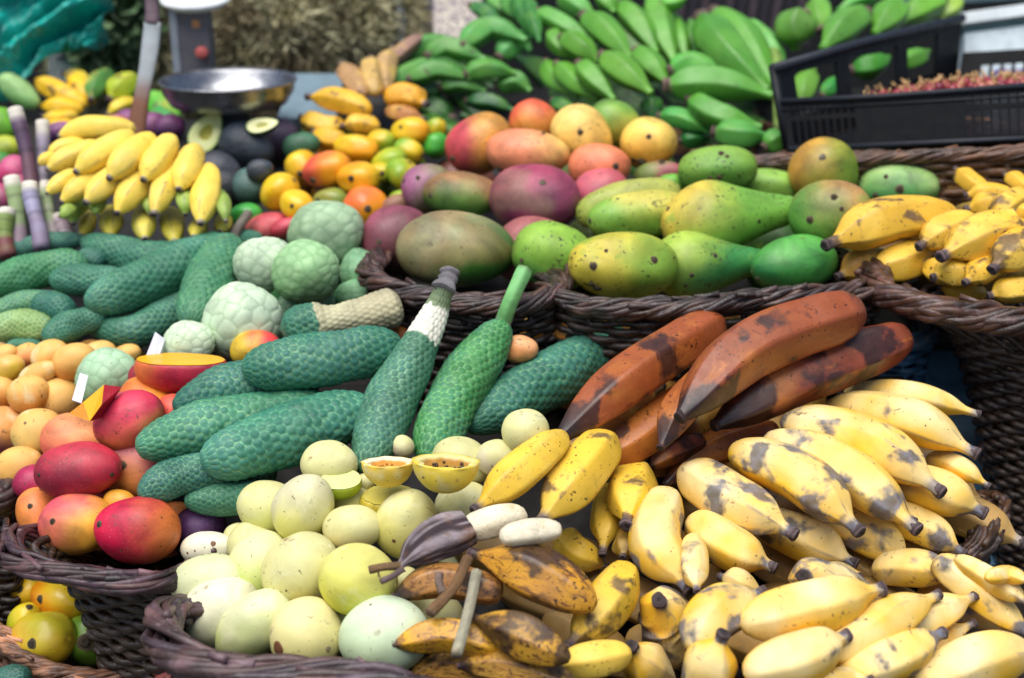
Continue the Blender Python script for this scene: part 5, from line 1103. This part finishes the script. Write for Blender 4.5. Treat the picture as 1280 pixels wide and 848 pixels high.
mb = MB(); mb.box(c2, (.025, 0, 0), (0, .02, 0), (0, 0, h_), lin((96, 94, 102))); mb.box(c2+np.array([-.031, 0, 0]), (.006, 0, 0), (0, .022, 0), (0, 0, h_+.002), lin((140, 148, 160))); mb.build('column', M['plain'], sc, smoothed=False)
mb = MB(); mb.box(W(244, 29, 2.315), (.019, 0, 0), (0, .002, 0), (0, 0, .012), lin((190, 196, 204))); mb.box(W(245, 30, 2.31), (.006, 0, 0), (0, .002, 0), (0, 0, .006), lin((200, 140, 90))); mb.build('label_plate', M['plain'], sc, smoothed=False)
mb = MB(); lathe(mb, W(252, 66, 2.315), [(.001, .004), (.009, .004), (.0105, 0), (.0105, -.004)], 24, np.array([0, -1, .2]), (200, 96, 90)); mb.build('button', M['plain'], sc)
mb = MB(); lathe(mb, W(245, 4, 2.32), [(.001, -.006), (.045, -.004), (.056, .004), (.057, .008), (.05, .008), (.04, .002), (.001, .0)], col=(214, 218, 222), ax=np.array([0, -.15, 1])); mb.build('top_plate', M['plain'], sc)
# rusty bar
def bar(name, label, cat, p0, p1, w, th, col, mat='plain', grp=None, c2=None, round_=False, parts=None):
    a, b = W(*p0), W(*p1); ax = b-a; L = np.linalg.norm(ax); ax /= L; n = 24
    s = np.linspace(0, 1, n); P = a+(b-a)*s[:, None]; r = random.Random(int(p0[0]))
    P = P+RT*(.002*np.sin(s*5+r.random()*6))[:, None]
    w_ = w*(.84 if 'cane' in name else 1)*p0[2]/FPX
    nn = fbm(np.column_stack([s*7+p0[0], s*0, s*0]), 3, 3)[:, None]; c = lin(col)*(.7+.6*nn)
    if c2 is not None: f = smooth(.45, .8, s[:, None]+(nn-.5)*.8); c = c*(1-f)+lin(c2)*f
    if 'cane' in name:
        c = c*(1-.4*(np.abs((s*4.3+.4) % 1-.5) < .06)[:, None]); f = smooth(.16, .08, s)[:, None]; c = c*(1-f)+lin((214, 208, 196))*f
    mb = MB(); mb.tube(P, w_*(1+.06*np.sin(s*9)), 12, False, np.vstack([np.repeat(c, 12, axis=0), c[:1], c[-1:]]), flat=th); return tag(mb.build(name, M[mat], None), label, cat, grp)
bar('steel_bar', 'upright rusty steel bar standing in front of the dried herbs', 'bar', (190, 28, 2.05), (171, 175, 2.05), 11, .35, (150, 158, 164), c2=(116, 74, 52))
bar('steel_hook', 'dark metal fitting on top of the rusty bar', 'hook', (193, -20, 2.05), (188, 30, 2.05), 9, .6, (96, 78, 88))
for (p0, p1, w, c, c2, l) in (((20, 136, 1.95), (44, 250, 1.93), 11, (84, 62, 88), (98, 66, 80), 'tallest purple sugar cane stub with a pale cut top'), ((51, 152, 1.97), (60, 300, 1.93), 10, (150, 140, 160), (150, 160, 120), 'white-topped sugar cane behind the tallest purple one'),
        ((15, 222, 1.90), (27, 318, 1.88), 12, (140, 160, 110), (150, 130, 140), 'green-streaked sugar cane with a chalky top'), ((7, 262, 1.88), (9, 322, 1.86), 12, (120, 140, 70), (110, 60, 60), 'shortest sugar cane with a bright white top at the edge'), ((38, 230, 1.90), (51, 312, 1.87), 12, (150, 146, 176), (130, 116, 140), 'bluish-lilac sugar cane in the middle of the group'),
        ((58, 228, 1.93), (66, 308, 1.90), 9, (160, 176, 136), (170, 160, 160), 'pale green sugar cane touching the yellow bananas'), ((74, 272, 1.92), (84, 312, 1.90), 14, (170, 150, 160), (150, 120, 130), 'stubby pinkish cane end next to the banana tips')):
    bar('sugar_cane', l, 'sugar cane', p0, p1, w, 1, c, grp='sugar canes standing behind the scaly fruits', c2=c2)
# posts at the back
bar('white_post', 'narrow white post between the herbs and the green bananas', 'post', (496, -30, 2.75), (503, 62, 2.75), 6, 1, (196, 208, 220))
sheet('patterned_bag', [(542, 56, 2.7), (592, 60, 2.7), (608, -40, 2.8), (540, -40, 2.8)], M['plain'], (160, 146, 150), label='mottled beige and lilac sack behind the green bananas', cat='sack', thick=.05)
m_, N_, L_n, b_ = mat_new('mottled_sack'); 
v_ = N_.new('ShaderNodeTexNoise'); v_.inputs['Scale'].default_value = 26; r_ = N_.new('ShaderNodeValToRGB'); r_.color_ramp.elements[0].position = .4; r_.color_ramp.elements[1].position = .6
r_.color_ramp.elements[0].color = (*lin((96, 84, 104)), 1); r_.color_ramp.elements[1].color = (*lin((206, 196, 176)), 1); L_n.new(v_.outputs[0], r_.inputs[0]); L_n.new(r_.outputs[0], b_.inputs['Base Color']); b_.inputs['Roughness'].default_value = .8
bpy.data.objects['patterned_bag'].data.materials[0] = m_
sheet('steel_tray', [(345, 150, 2.28), (420, 146, 2.28), (430, 92, 2.5), (368, 92, 2.5)], M['plain'], (112, 134, 146), label='grey-blue metal tray edge beside the scale pan', cat='tray')
sheet('blue_board', [(500, 60, 2.95), (545, 60, 2.95), (545, -40, 3.0), (500, -40, 3.0)], M['plain'], (16, 24, 34), label='dark blue panel between the white post and the sack', cat='panel')
# slatted dark screen
root = empty('slatted_screen', W(920, 60, 2.75)); tag(root, 'dark slatted screen behind the large green bananas', 'screen')
for k in range(13):
    x = 830+k*15; mb = MB(); mb.box((W(x, 45, 2.75)+W(x+14, -40, 2.8))/2, (.0075, 0, 0), (0, .006, 0), np.array([.010, 0, .085]), lin((78, 66, 72) if k % 2 else (52, 46, 54))); mb.build('slat', M['plain'], root, smoothed=False)
# white paper tags
sheet('paper_tag', [(176, 462, 1.60), (193, 466, 1.60), (206, 424, 1.63), (194, 415, 1.63)], M['plain'], (206, 206, 222), label='folded white paper standing behind the cut mango', cat='paper', thick=.001)
sheet('price_tag', [(90, 500, 1.56), (102, 504, 1.56), (110, 470, 1.6), (100, 466, 1.6)], M['plain'], (220, 222, 228), label='small white tag against the pale cherimoya among the passion fruits', cat='tag', thick=.001)
# cut mango wedge
a, b, c, d = W(86, 517, 1.52), W(116, 524, 1.50), W(130, 482, 1.52), W(118, 500, 1.51)
Vw = np.array([W(86, 517, 1.525), W(112, 527, 1.515), W(127, 506, 1.51), W(130, 481, 1.53), W(104, 503, 1.53), W(152, 484, 1.54), W(128, 522, 1.535)])
mb = MB().add(Vw, [(0, 1, 2, 3, 4), (1, 6, 2), (2, 6, 5), (2, 5, 3), (0, 4, 3, 5, 6, 1)], np.array([lin((244, 170, 14))]*5+[lin((150, 14, 34))]*2)); wd_ = mb.build('mango_wedge', M['flesh'], None, smoothed=False)
mb = MB().add(Vw[[1, 6, 5, 3, 2]]+np.array([.0005, -.0012, .0005]), [(0, 1, 4), (4, 1, 2), (4, 2, 3)], lin((150, 14, 34))); sk_ = mb.build('skin', M['mango'], wd_, smoothed=False); tag(wd_, 'wedge of cut mango, orange flesh and red skin, stuck beside the passion fruits', 'mango wedge')
# ---------------------------------------------------------------- black crate
cr = empty('plastic_crate', W(1120, 185, 2.0)); tag(cr, 'black plastic crate with slotted sides holding small red fruits', 'crate')
def wallgrid(name, P00, P10, P01, P11, us, vs, holes, th, col=(9, 10, 13), parent=cr):
    P00, P10, P01, P11 = [np.asarray(p) for p in (P00, P10, P01, P11)]
    n = np.cross(P10-P00, P01-P00); n /= np.linalg.norm(n); bl = lambda u, v: P00*(1-u)*(1-v)+P10*u*(1-v)+P01*(1-u)*v+P11*u*v
    mb = MB()
    for i in range(len(us)-1):
        for j in range(len(vs)-1):
            if (i, j) in holes: continue
            a, b, c, d = bl(us[i], vs[j]), bl(us[i+1], vs[j]), bl(us[i+1], vs[j+1]), bl(us[i], vs[j+1])
            mb.add([a, b, c, d, a+n*th, b+n*th, c+n*th, d+n*th], [(3, 2, 1, 0), (4, 5, 6, 7), (0, 1, 5, 4), (1, 2, 6, 5), (2, 3, 7, 6), (3, 0, 4, 7)], lin(col))
    return mb.build(name, M['plastic'], parent, smoothed=False)
dl, dr_ = 2.02, 1.86
A0, A1, B0, B1 = W(984, 190, dl), W(976, 128, dl), W(1420, 170, dr_), W(1420, 98, dr_)
us = [0, .02]; holes = set(); col_i = 0
def slots(us, a, b, n):
    k0 = len(us)-1; st = (b-a)/n
    for k in range(n): us += [a+st*(k+.28), a+st*(k+1)]
    return [k0+1+2*k for k in range(n)]
us = [0, .02]; h1 = slots(us, .02, .22, 9); us += [.24, .53]; h2 = slots(us, .53, .98, 18); us += [1.0]
us = sorted(set(round(x, 5) for x in us)); vs = [0, .14, .60, .70, .88, 1]
def isslot(u): return any(a+(b-a)/n*(k+.28) < u < a+(b-a)/n*(k+1) for a, b, n in ((.02, .22, 9), (.53, .98, 18)) for k in range(n))
holes = {(i, j) for i in range(len(us)-1) for j in (1, 3) if isslot((us[i]+us[i+1])/2)}
wallgrid('side_wall', A0, B0, A1, B1, us, vs, holes, .006)
mb = MB(); nrm = np.array([-.1, -1, 0]); mb.tube([W(976, 127, dl-.008), W(1100, 121, dl-.055), W(1420, 97, dr_-.008)], .0042, 8, c=lin((34, 38, 46))); mb.tube([W(986, 187, dl-.008), W(1420, 167, dr_-.008)], .004, 8, c=lin((38, 42, 50))); mb.tube([W(976, 138, dl-.006), W(1420, 112, dr_-.006)], .002, 6, c=lin((30, 34, 40))); mb.build('rim', M['plastic'], cr)
# receding wall with openings
L0, L1, R0, R1 = W(984, 188, dl), W(966, 84, dl), W(1195, 112, 2.36), W(1203, 22, 2.36)
us2 = [0, .09, .30, .36, .62, .68, .86, 1]; vs2 = [0, .34, .86, 1]
wallgrid('end_wall', L0, R0, L1, R1, us2, vs2, {(1, 1), (3, 1), (5, 1)}, -.006)
mb = MB(); mb.tube([W(966, 86, dl-.006), W(1085, 52, 2.18), W(1203, 23, 2.355)], .0075, 8, c=lin((40, 44, 54))); mb.tube([W(966, 84, dl), W(985, 190, dl)], .007, 8, c=lin((24, 27, 32))); mb.build('top_rim', M['plastic'], cr)
# far wall, dipped in the middle
F0, F1, G0, G1 = W(1195, 116, 2.36), W(1203, 66, 2.36), W(1500, 92, 2.22), W(1500, 48, 2.22)
us3 = [0, .08]; slots(us3, .08, .96, 18); us3 += [1]; us3 = sorted(set(us3)); vs3 = [0, .12, .66, 1]
def iss3(u): return any(.08+.88/18*(k+.28) < u < .08+.88/18*(k+1) for k in range(18))
wallgrid('far_wall', F0, G0, F1, G1, us3, vs3, {(i, 1) for i in range(len(us3)-1) if iss3((us3[i]+us3[i+1])/2)}, -.006)
mb = MB().add([W(984, 187, dl), W(1420, 166, dr_), W(1500, 108, 2.22), W(1195, 118, 2.36)], [(0, 1, 2, 3)], lin((16, 18, 20))); mb.build('floor', M['plastic'], cr, smoothed=False)
# heap of small red fruits with stalks
bd = MB(); rb = .0085; 
def berry_mesh():
    me = MB(); lathe(me, np.zeros(3), [(.0005, -rb), (rb*.6, -rb*.8), (rb, 0), (rb*.75, rb*.65), (rb*.2, rb*.95), (.0005, rb*.95)], 12, col=(150, 48, 58)); me.tube([(0, 0, rb*.8), (.001, 0, rb*1.7), (.003, 0, rb*2.1)], .0014, 5, c=lin((196, 156, 104))); return me
proto = berry_mesh().build('red_berry', M['small'], None, loc=np.zeros(3)); protos = [proto.data]
for cc in ((166, 96, 74), (122, 36, 52)):
    m2 = proto.data.copy(); a = m2.attributes['Col']; f = lin(cc)
    for k in range(72): a.data[k].color = (*f, 1)
    protos.append(m2)
rb_ = random.Random(5); first = True; n_b = 0
for row in range(9):
    for k in range(26):
        u = (k+.5+rb_.uniform(-.4, .4))/26; v = (row+rb_.uniform(-.3, .3))/9
        x = 1010+430*u+rb_.uniform(-4, 4)
        if x > 1340 or x < 1050+v*60 or rb_.random() > (x-1040)/90: continue
        near = 124-(x-1010)*.062; far = 106-(x-1200)*.05
        hump = max(0, min(1, (x-1060)/120)); y = near+(far-near)*v+10-10*hump-4*hump*math.sin(v*3); dep = (dl+(dr_-dl)*((x-980)/440))+.03+.30*v
        if dep > 2.2+.15: continue
        o = proto if first else proto.copy()
        if first: first = False
        else: COL.objects.link(o)
        o.data = protos[rb_.choice((0, 0, 1, 2))]; o.location = W(x, y, dep); o.rotation_euler = (rb_.uniform(-.9, .9), rb_.uniform(-.9, .9), rb_.uniform(0, 6)); o.scale = (rb_.uniform(.8, 1.15),)*3
        tag(o, 'tiny red fruit with a pale stalk in the black crate', 'berry', 'small red fruits heaped in the black crate'); n_b += 1
# white box and purple label behind the crate
wb = empty('white_box', W(1270, 60, 2.5)); tag(wb, 'white ribbed plastic tub standing behind the black crate', 'plastic box')
def slab(name, x0, x1, y0l, y0r, y1l, y1r, d, col, parent, th=.02):
    P = [W(x0, y1l, d), W(x1, y1r, d), W(x1, y0r, d), W(x0, y0l, d)]; V = P+[p+FW*th for p in P]
    mb = MB().add(V, [(0, 1, 2, 3), (7, 6, 5, 4), (0, 4, 5, 1), (1, 5, 6, 2), (2, 6, 7, 3), (3, 7, 4, 0)], lin(col)); return mb.build(name, M['plain'], parent, smoothed=False)
slab('lip', 1201, 1420, 16, -14, 30, 0, 2.49, (222, 230, 234), wb, .12); slab('groove', 1204, 1420, 30, 2, 42, 14, 2.52, (120, 146, 144), wb, .08); slab('body', 1206, 1420, 42, 14, 130, 118, 2.505, (214, 228, 234), wb, .1)
slab('base', 1200, 1420, 131, 119, 180, 176, 2.52, (190, 204, 206), wb, .08)
sg = slab('label_strip', 1242, 1420, 88, 82, 93, 87, 2.50, (88, 62, 140), wb, .002)
# illegible white lettering on a purple strip, as on the tub
fc = bpy.data.curves.new('lettering', 'FONT'); fc.body = 'Madeira'; fc.size = .022; fc.extrude = .0004; fo_ = bpy.data.objects.new('lettering', fc); COL.objects.link(fo_)
bpy.context.view_layer.update(); me_ = bpy.data.meshes.new_from_object(fo_); bpy.data.objects.remove(fo_); lt = bpy.data.objects.new('lettering', me_); COL.objects.link(lt); me_.materials.clear()
mw, *_r = mat_new('purple_ink'); mw.node_tree.nodes['Principled BSDF'].inputs['Base Color'].default_value = (*lin((96, 72, 150)), 1); me_.materials.append(mw)
lt.rotation_euler = (PI/2-.35, 0, 0); lt.parent = wb; lt.location = W(1246, 96, 2.497)-np.array(wb.location)
sheet('dark_shutter', [(1120, 8, 2.9), (1500, -14, 2.9), (1500, -80, 2.95), (1120, -80, 2.95)], M['plain'], (24, 60, 72), label='dark teal shutter high behind the white tub', cat='shutter')
